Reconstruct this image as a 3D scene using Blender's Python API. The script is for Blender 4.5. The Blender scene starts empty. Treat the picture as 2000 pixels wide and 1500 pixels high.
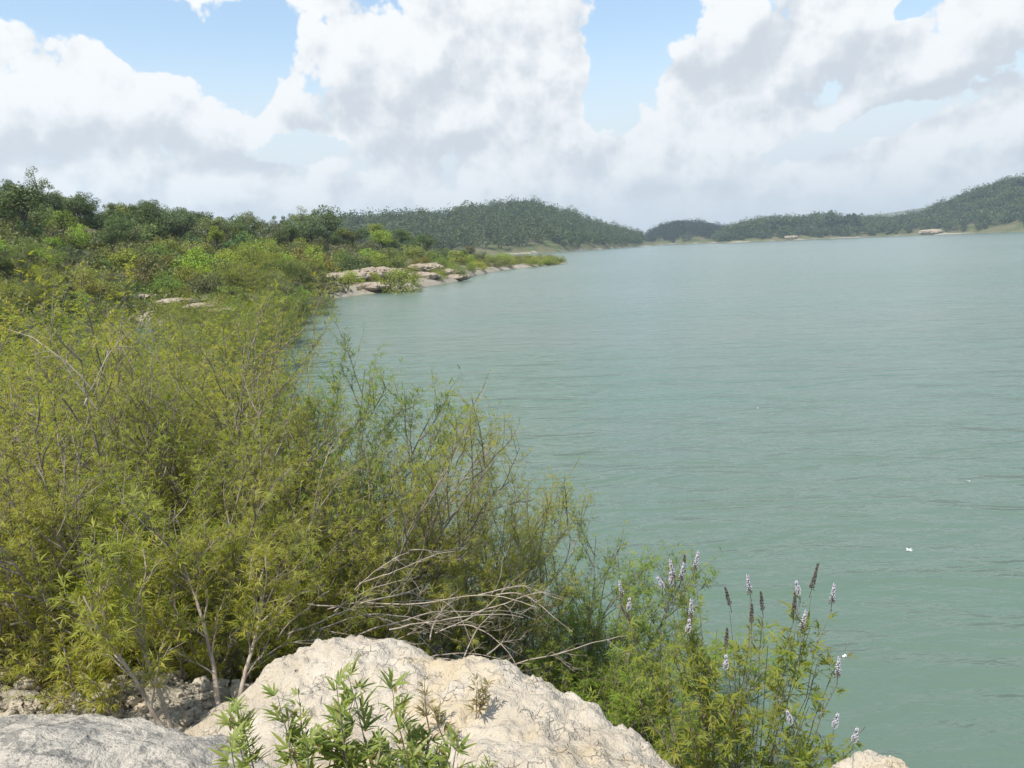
import bpy, math, random
import numpy as np
from mathutils import Matrix, Vector

S = bpy.context.scene
COL = S.collection
R_ = math.radians

# ------------------------------------------------------------------ camera
CAM_H, FPX = 4.5, 1570.0
PITCH, ROLL = R_(9.68), R_(2.29)
_cp, _sp, _cr, _sr = math.cos(PITCH), math.sin(PITCH), math.cos(ROLL), math.sin(ROLL)
FW = np.array([0, _cp, -_sp]); UP0 = np.array([0, _sp, _cp]); RT0 = np.array([1.0, 0, 0])
RT = _cr * RT0 - _sr * UP0
UP = _cr * UP0 + _sr * RT0
cd = bpy.data.cameras.new('camera'); cam = bpy.data.objects.new('camera', cd); COL.objects.link(cam)
cd.sensor_width = 36; cd.lens = 36 * FPX / 2000; cd.clip_start = 0.05; cd.clip_end = 20000
cam.matrix_world = Matrix(((RT[0], UP[0], -FW[0], 0), (RT[1], UP[1], -FW[1], 0), (RT[2], UP[2], -FW[2], CAM_H), (0, 0, 0, 1)))
S.camera = cam
S.render.resolution_x, S.render.resolution_y = 1024, 768


def ray(px, py):
    d = RT * ((px - 1000) / FPX) + UP * (-(py - 750) / FPX) + FW
    return d / math.hypot(d[0], d[1])            # unit horizontal length


def az_el(px, py):
    d = ray(px, py)
    return math.degrees(math.atan2(d[0], d[1])), math.degrees(math.atan(d[2]))


def at(px, py, dist):                             # the point seen at that pixel, dist metres away on the map
    d = ray(px, py)
    return np.array([d[0] * dist, d[1] * dist, CAM_H + d[2] * dist])


def on_level(px, py, z=0.0):                      # where that line of sight meets height z: (azimuth deg, distance)
    d = ray(px, py)
    return math.degrees(math.atan2(d[0], d[1])), (z - CAM_H) / d[2]


# ------------------------------------------------------------------ light
SUN_EL, SUN_AZ = 60.0, -140.0                      # azimuth clockwise from the view direction
S.view_settings.view_transform = 'Standard'; S.view_settings.look = 'None'
S.view_settings.gamma = 1; S.view_settings.exposure = 0.38
S.cycles.max_bounces = 8; S.cycles.diffuse_bounces = 5; S.cycles.glossy_bounces = 3
S.cycles.transmission_bounces = 6; S.cycles.transparent_max_bounces = 6; S.cycles.volume_bounces = 1
S.cycles.use_denoising = True
sl = bpy.data.lights.new('sun', 'SUN'); so = bpy.data.objects.new('sun', sl); COL.objects.link(so)
sl.energy = 4.4; sl.angle = R_(0.6); sl.color = (1.0, 0.955, 0.88)
_sd = Vector((math.sin(R_(SUN_AZ)) * math.cos(R_(SUN_EL)), math.cos(R_(SUN_AZ)) * math.cos(R_(SUN_EL)), math.sin(R_(SUN_EL))))
so.rotation_euler = _sd.to_track_quat('Z', 'Y').to_euler()


class NT:                                         # small node-tree writer
    def __init__(s, tree):
        s.t = tree; s.n = tree.nodes; s.l = tree.links

    def add(s, typ, **kw):
        n = s.n.new(typ)
        for k, v in kw.items():
            if k.startswith('in_'):
                key = k[3:]
                n.inputs[int(key) if key.isdigit() else key.replace('_', ' ')].default_value = v
            else:
                setattr(n, k, v)
        return n

    def link(s, a, b):
        s.l.new(a, b)

    def math(s, op, a, b=None, c=None, clamp=False):
        n = s.n.new('ShaderNodeMath'); n.operation = op; n.use_clamp = clamp
        for i, v in enumerate((a, b, c)):
            if v is None: continue
            if isinstance(v, (int, float)): n.inputs[i].default_value = v
            else: s.l.new(v, n.inputs[i])
        return n.outputs[0]

    def vmath(s, op, a, b=None):
        n = s.n.new('ShaderNodeVectorMath'); n.operation = op
        for i, v in enumerate((a, b)):
            if v is None: continue
            if isinstance(v, (tuple, list)): n.inputs[i].default_value = v
            else: s.l.new(v, n.inputs[i])
        return n.outputs['Value'] if op in ('LENGTH', 'DOT_PRODUCT') else n.outputs[0]

    def mix(s, f, a, b):
        n = s.n.new('ShaderNodeMix'); n.data_type = 'RGBA'
        for sock, v in ((n.inputs[0], f), (n.inputs[6], a), (n.inputs[7], b)):
            if isinstance(v, (int, float)): sock.default_value = v
            elif isinstance(v, (tuple, list)): sock.default_value = (*v[:3], 1)
            else: s.l.new(v, sock)
        return n.outputs[2]

    def noise(s, vec, scale, detail=4, rough=0.55, dim='3D', dist=0.0):
        n = s.n.new('ShaderNodeTexNoise'); n.noise_dimensions = dim
        n.inputs['Scale'].default_value = scale; n.inputs['Detail'].default_value = detail
        n.inputs['Roughness'].default_value = rough; n.inputs['Distortion'].default_value = dist
        if vec is not None: s.l.new(vec, n.inputs['Vector'])
        return n.outputs['Fac']

    def ramp(s, f, stops, interp='LINEAR'):
        n = s.n.new('ShaderNodeValToRGB'); r = n.color_ramp; r.interpolation = interp
        while len(r.elements) < len(stops): r.elements.new(0.5)
        for e, (p, c) in zip(r.elements, stops):
            e.position = p; e.color = (*c, 1) if len(c) == 3 else c
        s.l.new(f, n.inputs[0])
        return n.outputs[0]

    def smooth(s, x, lo, hi, a=0.0, b=1.0):
        n = s.n.new('ShaderNodeMapRange'); n.interpolation_type = 'SMOOTHSTEP'
        n.inputs[1].default_value = lo; n.inputs[2].default_value = hi; n.inputs[3].default_value = a; n.inputs[4].default_value = b
        s.l.new(x, n.inputs[0])
        return n.outputs[0]


# ------------------------------------------------------------------ sky with cumulus (world)
# each cloud: pixel centre, half width, half height, tilt, height above its own centre where it stays full
CLOUDS = [
    (60, 190, 190, 125, 0), (190, 215, 170, 125, 0), (330, 180, 95, 100, 0), (410, 230, 110, 75, 0), (-120, 160, 220, 130, 0),
    (560, 170, 95, 80, 0), (680, 110, 170, 120, -10), (820, 60, 220, 180, 0), (980, 60, 170, 180, 0), (1040, 200, 150, 130, 0), (840, 210, 260, 90, 0),
    (340, 10, 110, 48, 5), (610, 10, 50, 40, 0),
    (1310, 225, 80, 90, 0), (1440, 245, 115, 85, 0), (1380, 310, 230, 80, 0), (1230, 300, 110, 75, 0),
    (1420, 40, 110, 75, -35), (1600, 60, 210, 85, -25), (1800, 90, 260, 75, -25), (1950, 30, 170, 80, -20), (1340, 20, 70, 35, -30),
    (1750, 185, 190, 32, -16), (1900, 250, 200, 55, -18),
    (590, 375, 150, 50, 0), (420, 370, 120, 55, 0), (770, 345, 100, 55, 0), (1680, 330, 200, 60, -8), (250, 330, 260, 60, 0), (1080, 300, 130, 80, 0), (1300, 300, 150, 90, 0), (1500, 320, 150, 80, 0), (960, 330, 90, 60, 0), (1860, 340, 200, 60, -8), (480, 250, 90, 60, 0), (460, 235, 80, 45, 0), (1150, 250, 90, 90, 0), (1580, 230, 80, 50, 0), (480, 270, 110, 60, 0), (640, 290, 90, 50, 0), (1120, 375, 150, 45, 0), (1330, 390, 150, 45, 0), (900, 385, 140, 40, 0), (1560, 385, 150, 45, 0), (130, 330, 120, 40, 0), (1450, 150, 60, 50, 0),
]
HOLES = [(1235, 90, 80, 110, 14, 1.0), (1200, 200, 55, 60, 0, .9), (1290, 30, 60, 60, 0, .8), (455, 110, 62, 75, 0, 1.1), (110, -5, 190, 50, 8, 1.1), (515, 55, 65, 60, -20, 1.0), (255, 75, 90, 34, 20, .9), (575, 285, 60, 18, 0, .5), (1690, 262, 130, 15, -12, .6), (1775, 5, 26, 14, -40, 0.9)]
GREYS = [(180, 262, 260, 62, 0, .75), (330, 190, 45, 50, 0, .3), (730, 215, 230, 55, 4, .75), (860, 275, 160, 35, 0, .5), (950, 110, 110, 70, 0, .25), (1530, 75, 190, 60, -38, .8), (1760, 215, 300, 40, -17, .8), (1640, 150, 150, 45, -20, .5), (1950, 130, 80, 60, -20, .6), (1420, 150, 110, 40, 10, .5), (760, 365, 60, 30, 0, .4), (420, 320, 180, 25, 0, .5), (1400, 225, 110, 40, 0, .2)]

wd = bpy.data.worlds.new('World'); S.world = wd; wd.use_nodes = True
wd.cycles.sampling_method = 'NONE'
wd.node_tree.nodes.clear()


def cloud_group():
    """large cloud masses as a function of azimuth and elevation (degrees)"""
    g = bpy.data.node_groups.new('cloud_masses', 'ShaderNodeTree')
    g.interface.new_socket('AzEl', in_out='INPUT', socket_type='NodeSocketVector')
    g.interface.new_socket('Mass', in_out='OUTPUT', socket_type='NodeSocketFloat')
    g.interface.new_socket('Gap', in_out='OUTPUT', socket_type='NodeSocketFloat')
    g.interface.new_socket('Shade', in_out='OUTPUT', socket_type='NodeSocketFloat')
    t = NT(g)
    gi = t.add('NodeGroupInput'); go = t.add('NodeGroupOutput')
    p = gi.outputs['AzEl']

    def ell(px, py, rx, ry, tilt):
        a, e = az_el(px, py)
        m = t.n.new('ShaderNodeMapping'); m.vector_type = 'TEXTURE'
        m.inputs['Location'].default_value = (a, e, 0)
        m.inputs['Rotation'].default_value = (0, 0, R_(-tilt + 2.3))
        m.inputs['Scale'].default_value = (rx * 0.0345, ry * 0.0345, 1)
        t.link(p, m.inputs['Vector'])
        return t.vmath('LENGTH', m.outputs[0])
    D = None
    for c in CLOUDS:
        v = t.math('SUBTRACT', 1.0, ell(*c))
        D = v if D is None else t.math('SMOOTH_MAX', D, v, 0.12)
    H = None
    for h in HOLES:
        v = t.math('MULTIPLY_ADD', ell(*h[:5]), 2.0 * h[5], -1.65 * h[5])
        H = v if H is None else t.math('SMOOTH_MIN', H, v, 0.2)
    G = None
    for h in GREYS:
        v = t.math('MULTIPLY', t.math('SUBTRACT', 1.0, ell(*h[:5])), h[5])
        G = t.math('MAXIMUM', v, 0.0) if G is None else t.math('SMOOTH_MAX', G, v, 0.15)
    t.link(D, go.inputs[0]); t.link(H, go.inputs[1]); t.link(G, go.inputs[2])
    return g


def build_world():
    t = NT(wd.node_tree)
    tc = t.add('ShaderNodeTexCoord'); d = t.vmath('NORMALIZE', tc.outputs['Generated'])
    sx = t.add('ShaderNodeSeparateXYZ'); t.link(d, sx.inputs[0])
    K = 180 / math.pi
    az = t.math('MULTIPLY', t.math('ARCTAN2', sx.outputs[0], sx.outputs[1]), K)
    el = t.math('MULTIPLY', t.math('ARCSINE', sx.outputs[2]), K)
    cx = t.add('ShaderNodeCombineXYZ'); t.link(az, cx.inputs[0]); t.link(el, cx.inputs[1])
    wn = t.add('ShaderNodeTexNoise', in_Scale=8.0, in_Detail=3.0); t.link(d, wn.inputs['Vector'])
    wv = t.vmath('MULTIPLY', t.vmath('SUBTRACT', wn.outputs['Color'], (0.5, 0.5, 0.5)), (3.6, 3.0, 0))
    p = t.vmath('ADD', cx.outputs[0], wv)
    g = cloud_group()
    k = math.pi / 180

    def mass(off):
        n = t.add('ShaderNodeGroup'); n.node_tree = g
        t.link(t.vmath('ADD', p, off), n.inputs[0])
        return n.outputs

    def detail(off):
        q = t.vmath('ADD', d, off)
        f = t.noise(q, 13.0, 8, 0.58)
        v = t.add('ShaderNodeTexVoronoi', in_Scale=15.0, in_Detail=3.0, in_Roughness=0.55, in_Lacunarity=2.3)
        t.link(t.vmath('ADD', q, t.vmath('MULTIPLY', wv, (0.006, 0.006, 0))), v.inputs['Vector'])
        return t.math('ADD', t.math('MULTIPLY_ADD', f, 1.1, -0.55), t.math('MULTIPLY_ADD', v.outputs['Distance'], -0.75, 0.40))
    m0 = mass((0, 0, 0)); m1 = mass((-1.0, 2.6, 0))
    f0 = detail((0, 0, 0)); f1 = detail((-0.6 * k, 0, 1.3 * k))
    inview = t.math('MULTIPLY', t.smooth(el, 19, 26, 1, 0), t.smooth(t.math('ABSOLUTE', az), 37, 45, 1, 0))
    gen = t.math('MULTIPLY_ADD', t.noise(d, 3.0, 2), 4.0, -1.9)
    cov = t.math('MINIMUM', m0[1], t.math('MULTIPLY_ADD', m0[0], 0.9, 0.95))
    cov = t.math('ADD', t.math('MULTIPLY', cov, inview), t.math('MULTIPLY', gen, t.math('SUBTRACT', 1.0, inview)))
    cov = t.math('SMOOTH_MAX', cov, t.math('MULTIPLY_ADD', el, -0.16, 0.62), 0.3)
    cov = t.math('MULTIPLY_ADD', f0, 1.7, cov)
    crisp = t.smooth(el, 2.5, 8.0, 0.2, 1.0)
    alpha = t.math('MULTIPLY_ADD', t.math('SUBTRACT', t.smooth(cov, -0.02, 0.32), t.smooth(cov, -0.3, 0.6)), crisp, t.smooth(cov, -0.3, 0.6))
    lit = t.math('ADD', t.math('MULTIPLY', t.math('SUBTRACT', m0[0], m1[0]), 0.52), t.math('MULTIPLY', t.math('SUBTRACT', f0, f1), 1.15))
    lit = t.math('ADD', lit, t.math('MULTIPLY', t.math('MINIMUM', m0[0], 0.7), 0.22))
    lit = t.math('SUBTRACT', lit, t.math('MULTIPLY', m0[2], 0.9))
    lit = t.math('SUBTRACT', lit, t.smooth(cov, 0.2, 1.3, 0.0, 0.22))
    lit = t.smooth(t.math('ADD', lit, 0.66), 0.0, 1.05)
    ccol = t.mix(lit, (0.52, 0.555, 0.595), (0.78, 0.79, 0.79))
    hz = t.smooth(el, 0.5, 5.0, 0.5, 0.0)
    ccol = t.mix(hz, ccol, (0.70, 0.715, 0.72))
    sky = t.add('ShaderNodeTexSky', sky_type='NISHITA', sun_disc=False, sun_elevation=R_(SUN_EL), sun_rotation=R_(SUN_AZ), air_density=1.3, dust_density=0.9, ozone_density=1.6)
    b1 = t.add('ShaderNodeBackground', in_Strength=0.15); t.link(sky.outputs[0], b1.inputs[0])
    b2 = t.add('ShaderNodeBackground', in_Strength=1.0); t.link(ccol, b2.inputs[0])
    b3 = t.add('ShaderNodeBackground', in_Strength=1.0); b3.inputs[0].default_value = (0.62, 0.675, 0.715, 1)
    mv = t.add('ShaderNodeMixShader'); t.link(t.smooth(el, 4.0, 14.5, 1.0, 0.0), mv.inputs[0]); t.link(b1.outputs[0], mv.inputs[1]); t.link(b3.outputs[0], mv.inputs[2])
    mx = t.add('ShaderNodeMixShader'); t.link(alpha, mx.inputs[0]); t.link(mv.outputs[0], mx.inputs[1]); t.link(b2.outputs[0], mx.inputs[2])
    o = t.add('ShaderNodeOutputWorld'); t.link(mx.outputs[0], o.inputs[0])


build_world()


# ------------------------------------------------------------------ helpers
def tag(o, label=None, cat=None, group=None, kind=None):
    if label: o['label'] = label
    if cat: o['category'] = cat
    if group: o['group'] = group
    if kind: o['kind'] = kind
    return o


def mesh_data(name, v, faces, mat, smooth=False):
    """faces: list of (n, k) int arrays, or (array, material index) pairs"""
    me = bpy.data.meshes.new(name)
    v = np.ascontiguousarray(v, dtype=np.float32)
    me.vertices.add(len(v)); me.vertices.foreach_set('co', v.ravel())
    fl = [(f if isinstance(f, tuple) else (f, 0)) for f in faces]
    fl = [(np.asarray(f, dtype=np.int32), m) for f, m in fl if len(f)]
    lv = np.concatenate([f.ravel() for f, _ in fl])
    cnt = np.concatenate([np.full(len(f), f.shape[1], np.int32) for f, _ in fl])
    mi = np.concatenate([np.full(len(f), m, np.int32) for f, m in fl])
    me.loops.add(len(lv)); me.loops.foreach_set('vertex_index', lv)
    me.polygons.add(len(cnt))
    st = np.zeros(len(cnt), np.int32); st[1:] = np.cumsum(cnt)[:-1]
    me.polygons.foreach_set('loop_start', st)
    me.polygons.foreach_set('material_index', mi)
    if smooth: me.polygons.foreach_set('use_smooth', np.ones(len(cnt), bool))
    for m in (mat if isinstance(mat, (list, tuple)) else [mat]): me.materials.append(m)
    me.update(calc_edges=True)
    return me


def obj(name, me, parent=None, loc=None):
    o = bpy.data.objects.new(name, me); COL.objects.link(o)
    if parent is not None: o.parent = parent
    if loc is not None: o.location = loc
    return o


def empty(name, loc, rz=0.0, sc=1.0):
    o = bpy.data.objects.new(name, None); COL.objects.link(o)
    o.location = loc; o.rotation_euler = (0, 0, rz)
    o.scale = (sc, sc, sc) if isinstance(sc, (int, float)) else sc
    o.empty_display_size = 0.2
    return o


def copy_tree(o, parent=None):
    c = o.copy(); COL.objects.link(c)
    if parent is not None: c.parent = parent
    for ch in list(o.children): copy_tree(ch, c)
    return c


def tint(o, rgb):                                  # object colour, read by the leaf materials
    o.color = (*rgb, 1)
    for ch in o.children: tint(ch, rgb)


def _h(ix, iy, iz, s):
    n = (ix.astype(np.int64) * 374761393 + iy.astype(np.int64) * 668265263 + iz.astype(np.int64) * 2147483647 + s * 974634541) & 0xFFFFFFFF
    n = ((n ^ (n >> 13)) * 1274126177) & 0xFFFFFFFF
    n = ((n ^ (n >> 16)) * 2246822519) & 0xFFFFFFFF
    return ((n ^ (n >> 15)) & 0xFFFFFF) / float(0xFFFFFF) * 2 - 1


def vnoise(x, y, z=None, s=0):
    if z is None: z = np.zeros_like(x)
    ix, iy, iz = np.floor(x), np.floor(y), np.floor(z)
    fx, fy, fz = x - ix, y - iy, z - iz
    u, v, w = [f * f * f * (f * (f * 6 - 15) + 10) for f in (fx, fy, fz)]
    r = 0
    for a in (0, 1):
        for b in (0, 1):
            for c in (0, 1):
                r = r + _h(ix + a, iy + b, iz + c, s) * (u if a else 1 - u) * (v if b else 1 - v) * (w if c else 1 - w)
    return r


def fbm(x, y, z=None, o=5, s=0, g=0.5, lac=2.03):
    a, t = 1.0, 0
    for i in range(o):
        t = t + a * vnoise(x, y, z, s + i * 17); x = x * lac + 3.1; y = y * lac + 1.7
        if z is not None: z = z * lac + 5.3
        a *= g
    return t


def ridged(x, y, z=None, o=4, s=0, g=0.55):
    a, t = 1.0, 0
    for i in range(o):
        t = t + a * (1 - 2 * np.abs(vnoise(x, y, z, s + i * 29))); x = x * 2.1 + 1.3; y = y * 2.1 + 4.7
        if z is not None: z = z * 2.1 + 2.9
        a *= g
    return t


def norm(a):
    return a / np.maximum(np.linalg.norm(a, axis=-1, keepdims=True), 1e-9)


# ------------------------------------------------------------------ materials
def new_mat(name):
    m = bpy.data.materials.new(name); m.use_nodes = True
    t = NT(m.node_tree); t.n.clear()
    o = t.add('ShaderNodeOutputMaterial')
    return m, t, o


def leaf_mat(name, stops, rough=0.55, trans=0.35, tcol=(1.15, 1.15, 0.55), patch=0.0, patch_col=(0.3, 0.22, 0.03), pscale=1.6):
    m, t, o = new_mat(name)
    ge = t.add('ShaderNodeNewGeometry')
    oi = t.add('ShaderNodeObjectInfo')
    c = t.ramp(ge.outputs['Random Per Island'], stops)
    if patch:
        pn = t.noise(ge.outputs['Position'], pscale, 2)
        c = t.mix(t.math('MULTIPLY', t.smooth(pn, 0.42, 0.62), patch), c, patch_col)
    mm = t.add('ShaderNodeMix', data_type='RGBA', blend_type='MULTIPLY'); mm.inputs[0].default_value = 1
    t.link(c, mm.inputs[6]); t.link(oi.outputs['Color'], mm.inputs[7])
    c = mm.outputs[2]
    p = t.add('ShaderNodeBsdfPrincipled', in_Roughness=rough); p.inputs['Specular IOR Level'].default_value = 0.35
    t.link(c, p.inputs['Base Color'])
    tr = t.add('ShaderNodeBsdfTranslucent')
    m2 = t.add('ShaderNodeMix', data_type='RGBA', blend_type='MULTIPLY'); m2.inputs[0].default_value = 1
    t.link(c, m2.inputs[6]); m2.inputs[7].default_value = (*tcol, 1); t.link(m2.outputs[2], tr.inputs[0])
    mx = t.add('ShaderNodeMixShader', in_0=trans); t.link(p.outputs[0], mx.inputs[1]); t.link(tr.outputs[0], mx.inputs[2])
    t.link(mx.outputs[0], o.inputs[0])
    return m


def bark_mat(name, a, b, scale=30):
    m, t, o = new_mat(name)
    tc = t.add('ShaderNodeTexCoord')
    c = t.mix(t.smooth(t.noise(tc.outputs['Object'], scale, 4), 0.35, 0.65), a, b)
    p = t.add('ShaderNodeBsdfPrincipled', in_Roughness=0.85); t.link(c, p.inputs['Base Color'])
    bu = t.add('ShaderNodeBump', in_Strength=0.4, in_Distance=0.004); t.link(t.noise(tc.outputs['Object'], scale * 3, 3), bu.inputs['Height']); t.link(bu.outputs[0], p.inputs['Normal'])
    t.link(p.outputs[0], o.inputs[0])
    return m


def rock_mat(name, light, mid, dark, lichen=None, lichen_amt=0.0, scale=1.0, pits=0.5, cracks=0.0):
    m, t, o = new_mat(name)
    ge = t.add('ShaderNodeNewGeometry'); P = ge.outputs['Position']
    n1 = t.noise(P, 2.2 * scale, 5, 0.6); n2 = t.noise(P, 14 * scale, 6, 0.65); n3 = t.noise(P, 70 * scale, 3, 0.6)
    c = t.mix(t.smooth(n1, 0.33, 0.66), mid, light)
    c = t.mix(t.smooth(n2, 0.50, 0.74, 0, 0.75), c, mid)
    vo = t.add('ShaderNodeTexVoronoi', in_Scale=24.0 * scale, in_Detail=1.0); t.link(P, vo.inputs['Vector'])
    pit = t.math('MULTIPLY', t.smooth(vo.outputs['Distance'], 0.10, 0.34, 1, 0), t.smooth(t.noise(P, 6 * scale, 3), 0.48, 0.62))
    c = t.mix(t.math('MULTIPLY', pit, pits), c, dark)
    c = t.mix(t.smooth(n3, 0.60, 0.74, 0, 0.45), c, dark)
    if lichen:
        ln = t.noise(P, 3.4 * scale, 6, 0.72)
        l2 = t.noise(P, 26 * scale, 5, 0.75)
        lm = t.math('MULTIPLY', t.smooth(t.math('ADD', ln, t.math('MULTIPLY_ADD', l2, 0.5, -0.25)), 0.56 - lichen_amt * 0.2, 0.66 - lichen_amt * 0.1), 0.92)
        c = t.mix(lm, c, lichen)
        dk = t.smooth(t.math('ADD', t.noise(P, 4.3 * scale, 5, 0.7, dist=0.4), t.math('MULTIPLY_ADD', l2, 0.7, -0.35)), 0.55, 0.64, 0, 0.9)
        c = t.mix(t.math('MULTIPLY', dk, lichen_amt), c, (0.07, 0.075, 0.07))
    yel = t.smooth(t.noise(P, 3.1 * scale, 4, 0.6), 0.5, 0.66, 0, 0.5)
    if not lichen: c = t.mix(yel, c, (light[0] * 0.92, light[1] * 0.80, light[2] * 0.56))
    spk = t.add('ShaderNodeTexVoronoi', in_Scale=55.0 * scale); t.link(P, spk.inputs['Vector'])
    c = t.mix(t.math('MULTIPLY', t.smooth(spk.outputs['Distance'], 0.16, 0.26, 0.8, 0), t.smooth(t.noise(P, 9 * scale, 3), 0.5, 0.6)), c, dark)
    p = t.add('ShaderNodeBsdfPrincipled', in_Roughness=0.92); p.inputs['Specular IOR Level'].default_value = 0.2
    t.link(c, p.inputs['Base Color'])
    if cracks:
        cv = t.add('ShaderNodeTexVoronoi', feature='DISTANCE_TO_EDGE', in_Scale=24.0 * scale)
        t.link(t.vmath('ADD', P, t.vmath('MULTIPLY', t.add('ShaderNodeTexNoise', in_Scale=9.0, in_Detail=4.0).outputs['Color'], (0.13, 0.13, 0.13))), cv.inputs['Vector'])
        cm = t.math('MULTIPLY', t.smooth(cv.outputs['Distance'], 0.01, 0.06, 1, 0), t.smooth(t.noise(P, 4.5 * scale, 5, 0.7), 0.5, 0.64))
        c = t.mix(t.math('MULTIPLY', cm, cracks), c, dark); t.link(c, p.inputs['Base Color'])
        n2 = t.math('SUBTRACT', n2, t.math('MULTIPLY', cm, 0.45))
    hgt = t.math('ADD', t.math('MULTIPLY', n2, 0.9), t.math('ADD', t.math('MULTIPLY', n3, 0.35), t.math('MULTIPLY', pit, -0.5)))
    bu = t.add('ShaderNodeBump', in_Strength=1.0, in_Distance=0.03 / scale); t.link(hgt, bu.inputs['Height']); t.link(bu.outputs[0], p.inputs['Normal'])
    t.link(p.outputs[0], o.inputs[0])
    return m


def ground_mat():
    m, t, o = new_mat('ground_material')
    ge = t.add('ShaderNodeNewGeometry'); P = ge.outputs['Position']
    sp = t.add('ShaderNodeSeparateXYZ'); t.link(P, sp.inputs[0])
    dist = t.vmath('LENGTH', P)
    n1 = t.noise(P, 0.11, 6, 0.6); n2 = t.noise(P, 1.3, 6, 0.65); n3 = t.noise(P, 11, 5, 0.65)
    soil = t.mix(t.smooth(n2, 0.35, 0.65), (0.10, 0.095, 0.045), (0.17, 0.15, 0.085))
    soil = t.mix(t.smooth(n1, 0.42, 0.60), soil, (0.075, 0.095, 0.03))
    pale = t.mix(t.smooth(n2, 0.35, 0.66), (0.36, 0.32, 0.25), (0.49, 0.45, 0.37))
    pale = t.mix(t.smooth(n3, 0.5, 0.72, 0, 0.7), pale, (0.20, 0.175, 0.14))
    pale = t.mix(t.smooth(dist, 30, 60, 0, 0.55), pale, (0.23, 0.195, 0.135))
    hN = t.math('ADD', sp.outputs[2], t.math('MULTIPLY_ADD', n1, -5.5, 2.75))
    farm = t.math('MULTIPLY', t.smooth(dist, 250, 400), t.smooth(t.noise(P, 0.035, 5, 0.7), 0.46, 0.58, 0.9, 0.0))
    k = t.math('MULTIPLY', t.smooth(hN, 0.5, 1.5, 1, 0), t.math('SUBTRACT', 1.0, farm))
    near = t.smooth(dist, 6.5, 11.0, 1, 0)
    c = t.mix(t.math('MAXIMUM', k, near), soil, pale)
    wet = t.smooth(sp.outputs[2], -0.05, 0.12, 1, 0)
    c = t.mix(wet, c, (0.11, 0.115, 0.085))
    p = t.add('ShaderNodeBsdfPrincipled', in_Roughness=0.95); p.inputs['Specular IOR Level'].default_value = 0.15
    t.link(c, p.inputs['Base Color'])
    bu = t.add('ShaderNodeBump', in_Strength=0.8, in_Distance=0.03)
    t.link(t.math('ADD', n3, t.noise(P, 45, 4, 0.6)), bu.inputs['Height']); t.link(bu.outputs[0], p.inputs['Normal'])
    t.link(p.outputs[0], o.inputs[0])
    return m


def water_mat():
    m, t, o = new_mat('lake_water_material')
    ge = t.add('ShaderNodeNewGeometry'); P = ge.outputs['Position']

    def waves(rot, sx, sy, detail, dist=0.6):
        mp = t.add('ShaderNodeMapping'); mp.inputs['Rotation'].default_value = (0, 0, R_(rot)); mp.inputs['Scale'].default_value = (sx, sy, 1)
        t.link(P, mp.inputs['Vector'])
        return t.noise(mp.outputs[0], 1.0, detail, 0.5, dist=dist)
    w1 = waves(-40, 0.34, 0.95, 2, 0.9)
    w2 = waves(-28, 1.7, 4.6, 3)
    w3 = waves(-55, 7.0, 14.0, 2)
    w0 = waves(-30, 0.03, 0.11, 3)
    hgt = t.math('ADD', t.math('MULTIPLY', w1, 0.22), t.math('ADD', t.math('MULTIPLY', w2, 0.042), t.math('MULTIPLY', w3, 0.012)))
    bu = t.add('ShaderNodeBump', in_Strength=1.0, in_Distance=1.0); t.link(hgt, bu.inputs['Height'])
    big = t.noise(P, 0.02, 3)
    c = t.mix(t.smooth(big, 0.35, 0.65), (0.107, 0.156, 0.112), (0.132, 0.174, 0.134))
    c = t.mix(t.smooth(w0, 0.4, 0.62, 0, 0.4), c, (0.095, 0.165, 0.115))
    p = t.add('ShaderNodeBsdfPrincipled', in_Roughness=0.2, in_IOR=1.33)
    t.link(c, p.inputs['Base Color']); t.link(bu.outputs[0], p.inputs['Normal'])
    t.link(p.outputs[0], o.inputs[0])
    return m


M_GROUND = ground_mat()
M_WATER = water_mat()
M_LIME = rock_mat('cream_limestone', (0.545, 0.485, 0.385), (0.43, 0.365, 0.27), (0.24, 0.20, 0.15), pits=0.55, cracks=0.12)
M_GREY = rock_mat('lichened_limestone', (0.52, 0.465, 0.375), (0.41, 0.365, 0.295), (0.17, 0.15, 0.125), lichen=(0.31, 0.285, 0.24), lichen_amt=0.62)
M_SHORE = rock_mat('shore_limestone', (0.40, 0.335, 0.255), (0.29, 0.235, 0.17), (0.15, 0.12, 0.085), scale=0.25, pits=0.8)
M_BARK = bark_mat('brown_bark', (0.15, 0.12, 0.088), (0.27, 0.23, 0.18))
M_DARKBARK = bark_mat('dark_twig_bark', (0.05, 0.042, 0.03), (0.12, 0.10, 0.07))
M_DEAD = bark_mat('bleached_dead_wood', (0.42, 0.36, 0.28), (0.28, 0.22, 0.165), 18)
YG = [(0.0, (0.25, 0.27, 0.035)), (0.3, (0.36, 0.35, 0.048)), (0.6, (0.45, 0.41, 0.065)), (0.82, (0.25, 0.33, 0.055)), (0.93, (0.46, 0.42, 0.13)), (1.0, (0.32, 0.22, 0.10))]
M_YG = leaf_mat('yellow_green_leaves', YG, trans=0.55, patch=0.4, patch_col=(0.22, 0.30, 0.03), pscale=1.3)
GR = [(0.0, (0.11, 0.20, 0.03)), (0.4, (0.20, 0.29, 0.04)), (0.75, (0.28, 0.33, 0.05)), (1.0, (0.34, 0.33, 0.09))]
M_GR = leaf_mat('fresh_green_leaves', GR, trans=0.5)
OL = [(0.0, (0.085, 0.115, 0.03)), (0.5, (0.15, 0.18, 0.046)), (0.85, (0.205, 0.23, 0.07)), (1.0, (0.25, 0.26, 0.11))]
M_SHRUB = leaf_mat('scrub_leaves', OL, trans=0.25, tcol=(1.0, 1.0, 0.6))
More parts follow.
